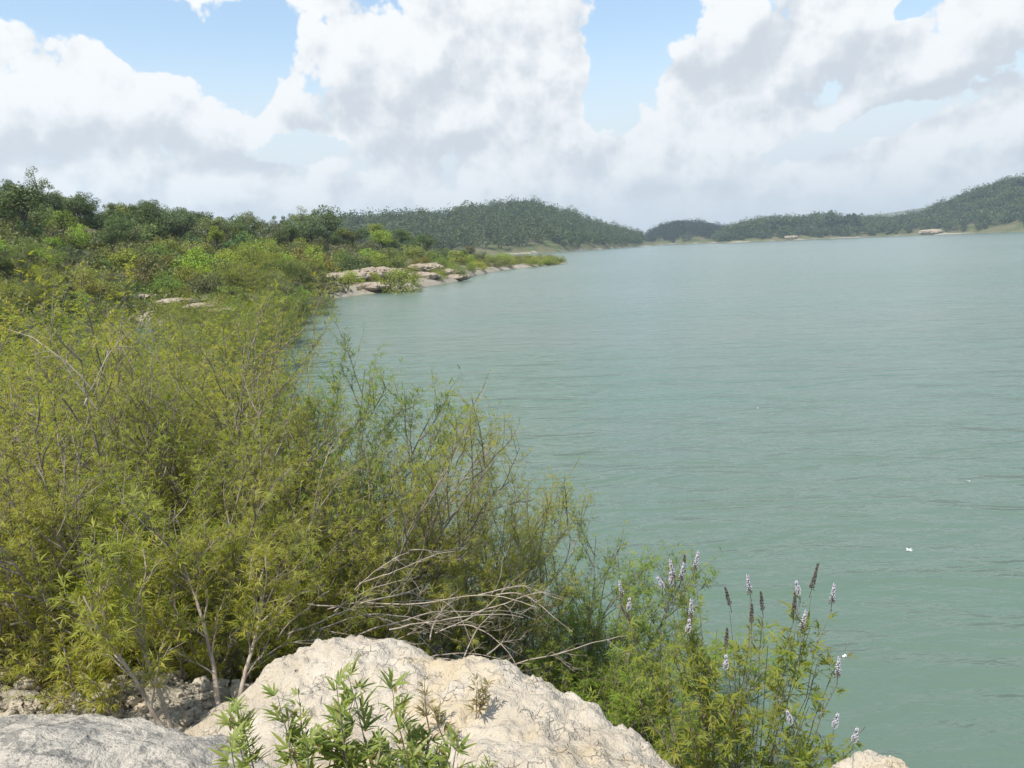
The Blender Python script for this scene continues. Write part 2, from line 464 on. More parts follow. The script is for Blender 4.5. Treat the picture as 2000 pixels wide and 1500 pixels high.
M_WOOD = leaf_mat('far_wood_leaves', [(0.0, (0.07, 0.105, 0.03)), (0.5, (0.085, 0.122, 0.036)), (1.0, (0.10, 0.135, 0.042))], trans=0.3, tcol=(1, 1, .6), patch=0.7, patch_col=(0.055, 0.078, 0.032), pscale=0.11)


def flat_mat(name, stops):
    m, t, o = new_mat(name)
    ge = t.add('ShaderNodeNewGeometry')
    p = t.add('ShaderNodeBsdfPrincipled', in_Roughness=0.8); t.link(t.ramp(ge.outputs['Random Per Island'], stops), p.inputs['Base Color'])
    t.link(p.outputs[0], o.inputs[0])
    return m


M_FLOWER = flat_mat('pale_lilac_flowers', [(0, (0.42, 0.36, 0.42)), (0.5, (0.56, 0.51, 0.56)), (0.8, (0.70, 0.66, 0.68)), (1, (0.25, 0.2, 0.18))])
M_SEED = flat_mat('dark_seed_heads', [(0, (0.045, 0.035, 0.03)), (0.6, (0.10, 0.075, 0.06)), (1, (0.20, 0.155, 0.12))])

# ------------------------------------------------------------------ the land
def table(rows):
    rows = sorted(rows, key=lambda r: r[0])
    return np.array(rows, float).T


def shore_tab(pix):
    return table([on_level(px, py) for px, py in pix])


def ridge_tab(rows):                               # (px, py of the bare ground on the skyline, distance) -> azimuth, distance, height
    out = []
    for px, py, r in rows:
        p = at(px, py, r); out.append((math.degrees(math.atan2(p[0], p[1])), r, p[2]))
    return table(out)


A_S = shore_tab([(260, 600), (400, 607), (510, 621), (560, 640), (605, 606), (645, 584), (747, 572), (810, 565), (900, 549), (930, 538), (985, 528), (1050, 521), (1107, 515)])
A_S = np.concatenate([np.array([[-80, -50, -36, -31, -27, -24.9, -20.6, -17.1, -15.5], [18, 20, 24.0, 34, 56, 62, 58, 54, 50]]), A_S[:, A_S[0] > -15]], axis=1)
A_R = ridge_tab([(-200, 385, 100), (0, 408, 105), (150, 428, 110), (300, 447, 118), (440, 468, 125), (560, 468, 130), (660, 472, 140), (760, 486, 160), (830, 495, 172), (880, 504, 180), (960, 508, 190), (1050, 511, 200), (1107, 513, 204)])
A_R = np.concatenate([np.array([[-80], [95.0], [15.0]]), A_R], axis=1)
A_B = table([(-80, 400), (on_level(850, 530)[0], 420), (on_level(985, 525)[0], 420), (on_level(1035, 520)[0], 300), (on_level(1060, 515)[0], 260), (on_level(1110, 512)[0], 208)])
B_S = table([(az_el(600, 514)[0], 460), (az_el(800, 508)[0], 470), (az_el(960, 500)[0], 478), (az_el(1044, 496)[0], 490), (az_el(1090, 493)[0], 505), (az_el(1180, 487)[0], 610), (az_el(1254, 481)[0], 760)])
B_R = ridge_tab([(500, 452, 520), (670, 443, 560), (817, 437, 600), (901, 424, 640), (995, 412, 690), (1044, 409, 700), (1083, 423, 720), (1125, 432, 740), (1160, 447, 760), (1209, 459, 800), (1251, 469, 850)])
C_S = shore_tab([(1225, 482), (1256, 480), (1340, 477), (1430, 473.8)]); C_S[1] += 25
C_R = ridge_tab([(1225, 482, 1010), (1257, 477, 1010), (1275, 466, 1010), (1290, 455, 1020), (1325, 447, 1030), (1370, 448, 1020), (1424, 461, 1000), (1440, 472, 1000)])
D_S = table([(14.4, 780), (15.3, 810), (17.5, 815), (19.5, 825), (23.5, 850), (27.0, 840), (29.8, 830), (32.4, 790), (39.5, 760)])
D_R = ridge_tab([(1400, 474, 860), (1424, 461, 860), (1460, 448, 880), (1520, 440, 900), (1622, 434, 930), (1664, 441, 940), (1740, 439, 950), (1795, 430, 950), (1835, 411, 950), (1880, 395, 940), (1956, 368, 930), (2000, 361, 920), (2150, 330, 900), (2300, 320, 900)])
E_R = ridge_tab([(1150, 466, 3000), (1254, 459, 3000), (1300, 462, 3000), (1600, 440, 3000), (1680, 421, 3000), (1760, 411, 3000), (1830, 400, 3000), (1900, 398, 3000), (2200, 390, 3000)])
NEAR_POLY = np.array([(5, -4), (3.6, -1), (3.0, 0.8), (2.1, 2.4), (1.5, 3.7), (0.6, 4.9), (-0.6, 6.6), (-2.2, 8.6), (-4.6, 11.5), (-8, 15.5), (-13, 21), (-20, 29), (-28, 40), (-40, 62), (-90, 62), (-90, -40), (5, -40)], float)
POND_Z = 0.0


def poly_sd(x, y, poly):                           # signed distance, positive inside
    d2 = np.full(x.shape, 1e9); ins = np.zeros(x.shape, bool)
    n = len(poly)
    for i in range(n):
        ax, ay = poly[i]; bx, by = poly[(i + 1) % n]
        ex, ey = bx - ax, by - ay
        t = np.clip(((x - ax) * ex + (y - ay) * ey) / (ex * ex + ey * ey), 0, 1)
        d2 = np.minimum(d2, (x - ax - t * ex) ** 2 + (y - ay - t * ey) ** 2)
        c = ((ay > y) != (by > y)) & (x < (bx - ax) * (y - ay) / (by - ay + 1e-12) + ax)
        ins ^= c
    return np.where(ins, 1, -1) * np.sqrt(d2)


def sstep(t):
    t = np.clip(t, 0, 1); return t * t * (3 - 2 * t)


def layer(R, th, x, y, Sh, Rg, Rb=None, bank=0.5, power=0.9):
    lo, hi = max(Sh[0][0], Rg[0][0]), min(Sh[0][-1], Rg[0][-1])
    tc = np.clip(th, lo, hi)
    Rs = np.interp(tc, Sh[0], Sh[1]); Rr = np.interp(tc, Rg[0], Rg[1]); Zr = np.interp(tc, Rg[0], Rg[2])
    jag = fbm(x * 24 / Rs, y * 24 / Rs, o=4, s=5) * 0.012 * Rs
    Rs = Rs + jag
    Rr = np.maximum(Rr, Rs + 3)
    t = (R - Rs) / (Rr - Rs)
    bk = np.minimum(bank, np.maximum(Zr, 0.1) * 0.5)
    z = np.where(t < 0, np.maximum(-2.5, (R - Rs) * 0.15), 0)
    up = bk * sstep((R - Rs) / (0.02 * Rs + 0.5)) + (Zr - bk) * np.clip(t, 0, 1) ** power
    back = Zr * np.exp(-(((R - Rr) / (Rr * 0.55)) ** 2))
    z = np.where(t >= 0, np.where(t < 1, up, back), z)
    z = z + np.where(t > 0, fbm(x * 30 / Rr, y * 30 / Rr, o=5, s=9) * 0.05 * np.clip(Zr, 0.4, 40) * sstep(t * 3) * (1 - sstep((t - .7) / .3) * .7), 0)
    if Rb is not None:
        rb = np.interp(tc, Rb[0], Rb[1])
        z = np.where(R > rb, np.maximum(-2.5, -(R - rb) * 0.1), np.minimum(z, 0.15 + (rb - R) * 0.1))
    out = np.maximum(lo - th, th - hi) * np.pi / 180 * R
    return np.where(out > 0, np.maximum(-2.5, np.minimum(z, z - out * 0.25)), z)


def land(x, y):
    x = np.asarray(x, float); y = np.asarray(y, float)
    R = np.hypot(x, y); th = np.degrees(np.arctan2(x, y))
    z = np.full(x.shape, -2.5)
    z = np.maximum(z, layer(R, th, x, y, A_S, A_R, A_B))
    z = np.maximum(z, layer(R, th, x, y, B_S, B_R, bank=1.5))
    z = np.maximum(z, layer(R, th, x, y, C_S, C_R, bank=1.0, power=0.7))
    z = np.maximum(z, layer(R, th, x, y, D_S, D_R, bank=2.5))
    e = np.interp(th, E_R[0], E_R[2], left=20, right=20)
    z = np.maximum(z, np.where(np.abs(th) < 60, e * np.exp(-((R - 3000) / 380) ** 2) - 2.5, -2.5))
    # the near bank the camera stands on
    d = poly_sd(x, y, NEAR_POLY) + fbm(x * 0.9, y * 0.9, o=4, s=3) * 0.22
    prof = np.interp(y, [-40, -6, 0, 2, 3.6, 5, 7, 10, 16, 30, 62], [9, 3.6, 2.85, 2.72, 2.55, 1.75, 1.0, 0.75, 0.8, 1.3, 3])
    prof = prof + np.clip(-x - 7, 0, 60) * 0.055
    zn = np.where(d > 0, prof * (1 - np.exp(-d / 0.75)), np.maximum(-2.5, d * 0.7))
    zn = zn + np.where(d > 0, fbm(x * 2.2, y * 2.2, o=6, s=21, g=0.55) * 0.06, 0)
    return np.maximum(z, zn)


def build_ground():
    fine = np.radians(np.arange(-40, 40.01, 0.16)); coarse = np.radians(np.arange(44, 316.1, 4))
    th = np.concatenate([fine, coarse])
    nr = 460
    rr = 0.7 * (4600 / 0.7) ** (np.arange(nr) / (nr - 1))
    T, Rr = np.meshgrid(th, rr)
    x = np.sin(T) * Rr; y = np.cos(T) * Rr
    z = land(x, y)
    v = np.stack([x, y, z], -1).reshape(-1, 3)
    n = len(th)
    i = np.arange(nr - 1)[:, None] * n; j = np.arange(n)[None, :]; j2 = (j + 1) % n
    f = np.stack([i + j, i + j2, i + n + j2, i + n + j], -1).reshape(-1, 4)
    v = np.concatenate([v, [[0, 0, float(land(np.zeros(1), np.zeros(1))[0])]]]); c = len(v) - 1
    jj = np.arange(n)
    tri = np.stack([np.full(n, c), (jj + 1) % n, jj], -1)
    o = obj('ground', mesh_data('ground', v, [f[:, ::-1], tri[:, ::-1]], M_GROUND, True))
    tag(o, 'rocky bank, scrub slope and far hills around the lake', kind='structure')


build_ground()
w = 4700.0
lake = obj('lake_water', mesh_data('lake_water', [(-w, -w, 0), (w, -w, 0), (w, w, 0), (-w, w, 0)], [np.array([[0, 1, 2, 3]])], M_WATER))
tag(lake, 'grey green rippled lake water', kind='structure')


# ------------------------------------------------------------------ rocks
def cube_sphere(n):
    g = np.linspace(-1, 1, n)
    A, B = np.meshgrid(np.tan(g * np.pi / 4), np.tan(g * np.pi / 4), indexing='ij')
    one = np.ones_like(A)
    V, F = [], []
    for k, (a, b, c) in enumerate([(one, A, B), (-one, B, A), (B, one, A), (A, -one, B), (A, B, one), (B, A, -one)]):
        V.append(norm(np.stack([a, b, c], -1)).reshape(-1, 3))
        i, j = np.meshgrid(np.arange(n - 1), np.arange(n - 1), indexing='ij')
        q = (i * n + j).ravel() + k * n * n
        F.append(np.stack([q, q + n, q + n + 1, q + 1], -1))
    return np.concatenate(V), np.concatenate(F)


def rock_mesh(name, radii, seed, mat, n=70, rough=0.22, strata=0.0):
    v, f = cube_sphere(n)
    r = np.array(radii, float)
    k = 1.0 / max(r)
    p = v * r * k * 1.6
    s = 1 + rough * fbm(p[:, 0] * 1.3, p[:, 1] * 1.3, p[:, 2] * 1.3, o=6, s=seed, g=0.55) + rough * 0.35 * ridged(p[:, 0] * 2.7, p[:, 1] * 2.7, p[:, 2] * 2.7, o=4, s=seed + 7)
    w = v * r * s[:, None]
    if strata:
        w[:, 2] += strata * np.sin(w[:, 2] * 9 / r[2] + 3 * fbm(p[:, 0], p[:, 1], o=2, s=seed))
    return mesh_data(name, w, [f], mat, True)


def build_mound():
    xs = np.linspace(-1.75, 1.75, 330); ys = np.linspace(1.1, 4.3, 300)
    X, Y = np.meshgrid(xs, ys)
    E = np.interp(X, [-1.75, -1.45, -1.1, -.8, -.6, -.33, -.24, -.12, 0, .3, .65, 1.0, 1.3, 1.75], [3.05, 3.15, 3.36, 3.5, 3.47, 3.27, 3.34, 3.28, 3.07, 2.79, 2.36, 1.85, 1.4, 0.6])
    E = E + fbm(X * 3.2, Y * 3.2, o=4, s=31) * 0.045
    s = E - Y
    top = 2.76 + 0.05 * np.exp(-((X + .6) / .5) ** 2 - ((Y - 3.15) / .4) ** 2) - 0.16 * sstep((-X - .95) / .5)
    top = top - 0.10 * sstep((X - 0.2) / 1.0)
    drop = np.where(s < 0.22, 0.30 * (1 - np.sqrt(np.clip(1 - ((0.22 - s) / 0.42) ** 2, 0, 1))), 0)
    drop = drop + np.clip(-s - 0.2, 0, 9) * 3.2
    z = top - drop
    z = z + fbm(X * 2.1, Y * 2.1, o=3, s=41) * 0.05 + ridged(X * 5.5, Y * 5.5, o=5, s=43) * 0.010 + fbm(X * 20, Y * 20, o=4, s=47) * 0.013 + np.minimum(0, fbm(X * 9, Y * 9, o=3, s=49) + 0.3) * 0.03
    # cracked blocky ledge along the water edge
    u = vnoise(X * 13, Y * 13, s=53); q = np.floor((X + Y * .6) * 8 + 1.2 * u) + np.floor((Y - X * .5) * 8 + u)
    z = z + np.where(s < 0.40, (_h(q, q * 0 + 3, q * 0, 5)) * 0.011 * sstep(1 - s / 0.4), 0)
    v = np.stack([X, Y, z], -1).reshape(-1, 3)
    n = len(xs)
    i, j = np.meshgrid(np.arange(len(ys) - 1), np.arange(n - 1), indexing='ij')
    b = (i * n + j).ravel()
    o = obj('limestone_outcrop', mesh_data('limestone_outcrop', v, [np.stack([b, b + 1, b + n + 1, b + n], -1)], M_LIME, True))
    tag(o, 'broad cream limestone outcrop with cracked edge, young plants growing on it', 'rock')


build_mound()
gb = obj('limestone_boulder', rock_mesh('limestone_boulder', (1.75, 0.72, 0.5), 11, M_GREY, 130, 0.11), None, (-1.72, 2.2, 2.46))
gb.rotation_euler = (0.06, 0.06, -0.14)
tag(gb, 'grey lichen stained limestone boulder with dark patches below the rubble', 'rock')
cr = obj('limestone_boulder', rock_mesh('corner_limestone', (0.21, 0.2, 0.2), 23, M_LIME, 60, 0.14), None, tuple(at(1715, 1580, 3.5)))
tag(cr, 'small rounded cream rock under the flowering bush by the open water', 'rock')

# ------------------------------------------------------------------ plant builders
def tubes(P, Rad, sides=5):
    """P (n,k,3) polylines, Rad (n,k) radii -> verts, quads"""
    n, k, _ = P.shape
    T = np.empty_like(P); T[:, 1:-1] = P[:, 2:] - P[:, :-2]; T[:, 0] = P[:, 1] - P[:, 0]; T[:, -1] = P[:, -1] - P[:, -2]
    T = norm(T)
    ref = np.where(np.abs(T[..., 2:3]) > 0.9, np.array([1.0, 0, 0]), np.array([0, 0, 1.0]))
    A = norm(np.cross(T, ref)); B = np.cross(T, A)
    a = np.arange(sides) * 2 * np.pi / sides
    V = P[:, :, None] + Rad[:, :, None, None] * (A[:, :, None] * np.cos(a)[:, None] + B[:, :, None] * np.sin(a)[:, None])
    V = V.reshape(-1, 3)
    base = (np.arange(n)[:, None, None] * k + np.arange(k - 1)[None, :, None]) * sides
    j = np.arange(sides)[None, None]; j2 = (j + 1) % sides
    F = np.stack([base + j, base + j2, base + sides + j2, base + sides + j], -1).reshape(-1, 4)
    return V, F


def grow(rng, P0, D0, L, k, up=0.0, wob=0.15, bend=None):
    """polylines from points P0 in directions D0"""
    n = len(P0); P = np.empty((n, k, 3)); P[:, 0] = P0; d = norm(D0)
    st = (np.asarray(L) / (k - 1))[:, None]
    for i in range(1, k):
        d = d + rng.normal(0, wob, (n, 3)); d[:, 2] += up
        if bend is not None: d = d + np.asarray(bend)
        d = norm(d); P[:, i] = P[:, i - 1] + d * st
    return P


def sample(P, idx, t):
    """points and tangents at parameter t (0..1) along polylines idx"""
    k = P.shape[1]; u = np.clip(t, 0, 0.9999) * (k - 1); i = u.astype(int); f = (u - i)[:, None]
    a, b = P[idx, i], P[idx, i + 1]
    return a + (b - a) * f, norm(b - a)


def perp(rng, T):
    return norm(np.cross(T, rng.normal(0, 1, T.shape)))


def taper(n, k, r0, r1):
    t = np.linspace(0, 1, k)[None]
    return np.asarray(r0).reshape(-1, 1) * (1 - t) + np.asarray(r1).reshape(-1, 1) * t


def join(parts):
    V, F, o = [], [], 0
    for v, f in parts:
        V.append(v); F.append(f + o); o += len(v)
    return np.concatenate(V), np.concatenate(F)


def blades(B, D, N, L, W, droop=0.25):
    """lance leaflets, two quads along their length"""
    S_ = norm(np.cross(D, N)); N = norm(np.cross(S_, D))
    L = L[:, None]; W = W[:, None]
    m = B + D * L * 0.42 - N * L * 0.0
    tip = B + D * L - N * L * droop
    V = np.stack([B, m + S_ * W, tip, m - S_ * W], 1).reshape(-1, 3)
    F = np.arange(len(B) * 4).reshape(-1, 4)
    return V, F


def bent_blades(B, D, N, L, W, droop=0.3):
    """longer leaves seen close: midrib fold and curve, four segments"""
    S_ = norm(np.cross(D, N)); N = norm(np.cross(S_, D))
    ts = np.array([0, 0.22, 0.5, 0.78, 1.0]); ws = np.array([0.12, 0.8, 1.0, 0.6, 0.03])
    n = len(B); V = np.empty((n, 5, 3, 3))
    for i, (t, w) in enumerate(zip(ts, ws)):
        c = B + D * (L * t)[:, None] - N * (L * droop * t * t)[:, None]
        V[:, i, 0] = c - S_ * (W * w)[:, None] + N * (W * w * 0.35)[:, None]
        V[:, i, 1] = c
        V[:, i, 2] = c + S_ * (W * w)[:, None] + N * (W * w * 0.35)[:, None]
    b = (np.arange(n) * 15)[:, None, None] + (np.arange(4) * 3)[None, :, None] + np.arange(2)[None, None]
    F = np.stack([b, b + 1, b + 4, b + 3], -1).reshape(-1, 4)
    return V.reshape(-1, 3), F


def palmate(rng, P, T, size, nl=5, fan=62, width=0.085, droop=0.3, bent=False, upb=0.3):
    """hand-shaped leaves of nl narrow leaflets on short stalks, at nodes P of shoots with tangents T"""
    n = len(P)
    out = norm(perp(rng, T) + T * 0.55 + np.array([0, 0, upb]))
    base = P + out * (size * 0.35)[:, None]
    nrm = norm(T * 0.4 + np.array([0, 0, 1.0]) + rng.normal(0, 0.35, (n, 3)))
    side = norm(np.cross(out, nrm))
    Bs, Ds, Ns, Ls, Ws = [], [], [], [], []
    for j in range(nl):
        a = np.radians((j - (nl - 1) / 2) * 2 / max(nl - 1, 1) * fan) + rng.normal(0, 0.12, n)
        Ds.append(norm(out * np.cos(a)[:, None] + side * np.sin(a)[:, None] + rng.normal(0, 0.08, (n, 3))))
        Bs.append(base); Ns.append(nrm)
        l = size * (1 - 0.38 * abs(j - (nl - 1) / 2) / ((nl - 1) / 2)) * rng.uniform(0.85, 1.15, n)
        Ls.append(l); Ws.append(l * width * rng.uniform(0.8, 1.25, n))
    c = np.concatenate
    return (bent_blades if bent else blades)(c(Bs), c(Ds), c(Ns), c(Ls), c(Ws), droop)


def bush_arrays(seed, H=2.6, stems=12, spread=0.55, lean=(0, 0), nsec=12, nshoot=6, nodes=8, leaf=0.052, low=0.2, nl=5, r0=0.014, width=0.062):
    """many-stemmed shrub: arching stems > side branches > shoots with hand-shaped leaves"""
    rng = np.random.default_rng(seed)
    a = rng.uniform(0, 2 * np.pi, stems); ti = spread * np.sqrt(rng.uniform(0.02, 1, stems))
    D = np.stack([np.cos(a) * ti + lean[0], np.sin(a) * ti + lean[1], np.ones(stems)], -1)
    P0 = np.stack([np.cos(a) * 0.14 * rng.uniform(0.2, 1, stems), np.sin(a) * 0.14 * rng.uniform(0.2, 1, stems), np.full(stems, -0.15)], -1)
    L = H * rng.uniform(0.75, 1.1, stems) * (1 - 0.2 * ti)
    P = grow(rng, P0, D, L, 12, up=0.03, wob=0.07, bend=(lean[0] * 0.02, lean[1] * 0.02, 0))
    parts = [tubes(P, taper(stems, 12, rng.uniform(0.7, 1.3, stems) * r0, np.full(stems, 0.0035)), 6)]
    idx = np.repeat(np.arange(stems), nsec); t = low + (0.97 - low) * np.tile((np.arange(nsec) + 0.5) / nsec, stems) + rng.normal(0, 0.03, stems * nsec)
    p, T = sample(P, idx, t)
    d = norm(perp(rng, T) * 0.8 + T * 0.7 + np.array([lean[0] * 0.5, lean[1] * 0.5, 0.25]))
    l2 = H * rng.uniform(0.16, 0.36, len(p)) * (1.15 - 0.5 * np.clip(t, 0, 1))
    P2 = grow(rng, p, d, l2, 7, up=0.06, wob=0.10)
    parts.append(tubes(P2, taper(len(p), 7, np.full(len(p), 0.0055), np.full(len(p), 0.002)), 4))
    i2 = np.repeat(np.arange(len(p)), nshoot); t2 = rng.uniform(0.25, 1.0, len(i2))
    q, T2 = sample(P2, i2, t2)
    d3 = norm(perp(rng, T2) * 0.7 + T2 * 0.8 + np.array([0, 0, 0.35]))
    l3 = H * rng.uniform(0.06, 0.15, len(q))
    P3 = grow(rng, q, d3, l3, 5, up=0.04, wob=0.12)
    parts.append(tubes(P3, taper(len(q), 5, np.full(len(q), 0.0026), np.full(len(q), 0.001)), 3))
    i3 = np.repeat(np.arange(len(q)), nodes); t3 = np.tile((np.arange(nodes) + 0.6) / nodes, len(q))
    n3, T3 = sample(P3, i3, t3)
    sz = leaf * rng.uniform(0.6, 1.25, len(n3))
    lv = palmate(rng, n3, T3, sz, nl, 62, width)
    tips = P3[:, -1]
    return join(parts), lv, tips, norm(P3[:, -1] - P3[:, -2])


def stems_to(rng, T, base_r=0.12, r0=0.008):
    n = len(T); a = rng.uniform(0, 6.283, n)
    B = np.stack([np.cos(a) * base_r * rng.uniform(0, 1, n), np.sin(a) * base_r * rng.uniform(0, 1, n), np.full(n, -0.1)], -1)
    k = 10; t = np.linspace(0, 1, k)[None, :, None]
    C = B * 0.65 + T * 0.35; C[:, 2] = T[:, 2] * 0.55
    P = (1 - t) ** 2 * B[:, None] + 2 * t * (1 - t) * C[:, None] + t * t * T[:, None]
    P[:, 1:-1] += rng.normal(0, 0.012, (n, k - 2, 3))
    return P


def make_bush(name, seed, leafm, barkm=None, **kw):
    (sv, sf), (lv, lf), tips, td = bush_arrays(seed, **kw)
    return dict(stems=mesh_data('stems', sv, [sf], barkm or M_BARK, True), foliage=mesh_data('foliage', lv, [lf], leafm), tips=tips, td=td, h=kw.get('H', 2.6))


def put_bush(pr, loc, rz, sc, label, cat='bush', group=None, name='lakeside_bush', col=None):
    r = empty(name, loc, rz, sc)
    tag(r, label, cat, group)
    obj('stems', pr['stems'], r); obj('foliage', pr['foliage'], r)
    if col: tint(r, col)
    return r


def spike_mesh(name, seed, length, rad, mat, dark_low=0.0):
    """flower spike: whorls of small buds up a thin stalk"""
    rng = np.random.default_rng(seed)
    nw = int(length / 0.006); V, F, F2 = [], [], []
    o = 0
    base = np.array([[1, 0, 0], [0, 1, 0], [-1, 0, 0], [0, -1, 0], [0, 0, 1.2], [0, 0, -1]], float)
    tri = np.array([[0, 1, 4], [1, 2, 4], [2, 3, 4], [3, 0, 4], [1, 0, 5], [2, 1, 5], [3, 2, 5], [0, 3, 5]])
    for i in range(nw):
        t = i / nw; z = t * length
        rr = rad * (1 - 0.65 * t) * rng.uniform(0.75, 1.15)
        for j in range(rng.integers(8, 13)):
            a = rng.uniform(0, 6.283); s = rng.uniform(0.0018, 0.0040)
            c = np.array([math.cos(a) * rr, math.sin(a) * rr, z + rng.normal(0, 0.003)])
            V.append(base * s + c)
            (F2 if t < dark_low and rng.random() < 0.8 else F).append(tri + o); o += 6
    P = np.zeros((1, 4, 3)); P[0, :, 2] = np.linspace(-0.05, length, 4)
    tv, tf = tubes(P, np.full((1, 4), 0.0017), 4)
    fs = []
    if F: fs.append((np.concatenate(F), 0))
    if F2: fs.append((np.concatenate(F2), 1))
    return mesh_data(name, np.concatenate(V + [tv]), fs + [(tf + o, 2)], [mat, M_SEED, M_DARKBARK])


def card_clumps(rng, C, rad, per, size, flat=0.75, upw=0.3, aspect=0.55, loose=0.5):
    """leaf-sized faces spread through clumps centred on C"""
    n = len(C) * per
    c = np.repeat(C, per, 0); r = np.repeat(rad, per)
    u = norm(rng.normal(0, 1, (n, 3))); rr = rng.uniform(0.35, 1.0, n) ** 0.55
    off = u * (r * rr)[:, None]; off[:, 2] *= flat
    D = norm(rng.normal(0, 1, (n, 3)) + u * 0.6)
    N = norm(u + np.array([0, 0, upw]) + rng.normal(0, loose, (n, 3)))
    L = size * rng.uniform(0.6, 1.4, n)
    return blades(c + off, D, N, L, L * aspect * 0.5, 0.1)


def make_tree(seed, H, W, trunk_h, clumps, per, size, leafm, shape='round', barkm=None, clump_r=0.22):
    """tapered trunk, limbs to each clump of the crown, uneven crown with gaps"""
    rng = np.random.default_rng(seed)
    if shape == 'round':
        u = norm(rng.normal(0, 1, (clumps, 3))); u[:, 2] = np.abs(u[:, 2]) * rng.choice([1, 1, -0.5], clumps)
        C = u * rng.uniform(0.45, 0.95, (clumps, 1)) * np.array([W / 2, W / 2, (H - trunk_h) * 0.5])
        C[:, 2] += trunk_h + (H - trunk_h) * 0.45
    elif shape == 'dome':
        a = rng.uniform(0, 6.283, clumps); e = np.arcsin(rng.uniform(0.02, 1, clumps)); q = rng.uniform(0.55, 0.98, clumps)
        C = np.stack([np.cos(a) * np.cos(e) * W / 2 * q, np.sin(a) * np.cos(e) * W / 2 * q, np.sin(e) * (H * 0.88) * q], -1)
    else:                                            # tall: narrow crown of stacked tufts
        z = rng.uniform(0, 1, clumps); a = rng.uniform(0, 6.283, clumps)
        r = W / 2 * np.sin(np.pi * (0.12 + 0.8 * z)) * rng.uniform(0.4, 1, clumps)
        C = np.stack([np.cos(a) * r, np.sin(a) * r, trunk_h + (H - trunk_h) * (0.03 + 0.93 * z)], -1)
    lob = 1 + 0.25 * fbm(C[:, 0] / W * 2, C[:, 1] / W * 2, C[:, 2] / W * 2, o=2, s=seed)
    C[:, :2] *= lob[:, None]
    rad = W * clump_r * rng.uniform(0.55, 1.25, clumps)
    lv, lf = card_clumps(rng, C, rad, per, size)
    top = np.array([rng.normal(0, W * 0.05), rng.normal(0, W * 0.05), trunk_h + (H - trunk_h) * 0.6])
    k = 7; P = np.zeros((1, k, 3)); tt = np.linspace(0, 1, k)
    P[0] = np.array([0, 0, -0.4]) + (top - np.array([0, 0, -0.4])) * tt[:, None]; P[0, 1:-1, :2] += rng.normal(0, W * 0.02, (k - 2, 2))
    r0 = H * 0.022
    parts = [tubes(P, taper(1, k, [r0], [r0 * 0.3]), 6)]
    st = rng.uniform(0.25, 0.95, clumps); p0, T = sample(P, np.zeros(clumps, int), st)
    Lm = np.empty((clumps, 4, 3))
    for i, f in enumerate((0, 0.35, 0.7, 1.0)):
        Lm[:, i] = p0 + (C - p0) * f + np.array([0, 0, H * 0.03]) * math.sin(f * np.pi)
    parts.append(tubes(Lm, taper(clumps, 4, np.full(clumps, r0 * 0.38), np.full(clumps, r0 * 0.1)), 4))
    tv, tf = join(parts)
    return dict(trunk=mesh_data('trunk', tv, [tf], barkm or M_DARKBARK, True), crown=mesh_data('crown', lv, [lf], leafm), h=H)


def put_tree(pr, loc, rz, sc, label, cat, group, name, col=None):
    r = empty(name, loc, rz, sc); tag(r, label, cat, group)
    obj('trunk', pr['trunk'], r); obj('crown', pr['crown'], r)
    if col: tint(r, col)
    return r


def gz(x, y):
    return float(land(np.array([x]), np.array([y]))[0])


# ------------------------------------------------------------------ shrubs and trees of the left slope
DOMES = [make_tree(100 + i, 2.2, 2.6, 0.2, 26, 130, 0.125, M_SHRUB, 'dome') for i in range(5)]
ROUND = [make_tree(120 + i, 5.0, 4.2, 1.1, 30, 150, 0.16, M_SHRUB, 'round', clump_r=0.17) for i in range(3)]
TALLS = [make_tree(140 + i, 6.5, 3.0, 1.0, 24, 120, 0.15, M_SHRUB, 'tall', clump_r=0.2) for i in range(2)]
FINE = [make_tree(180 + i, 2.0, 2.6, 0.1, 34, 110, 0.085, M_SHRUB, 'dome', clump_r=0.2) for i in range(3)]
PALE = [make_tree(160 + i, 1.7, 2.2, 0.1, 24, 110, 0.095, M_SHRUB, 'dome', clump_r=0.24) for i in range(3)]
rs = np.random.default_rng(7)

KINDS = {   # colour factor over the scrub leaves, and how it reads
    'dark': ((0.72, 0.85, 0.85), 'dark evergreen shrub'),
    'grey': ((1.15, 1.15, 1.5), 'grey green shrub'),
    'olive': ((1.5, 1.42, 0.85), 'olive green shrub'),
    'bright': ((1.9, 2.1, 0.75), 'bright yellow green shrub'),
    'brown': ((1.2, 1.08, 0.95), 'brownish half dry shrub'),
}
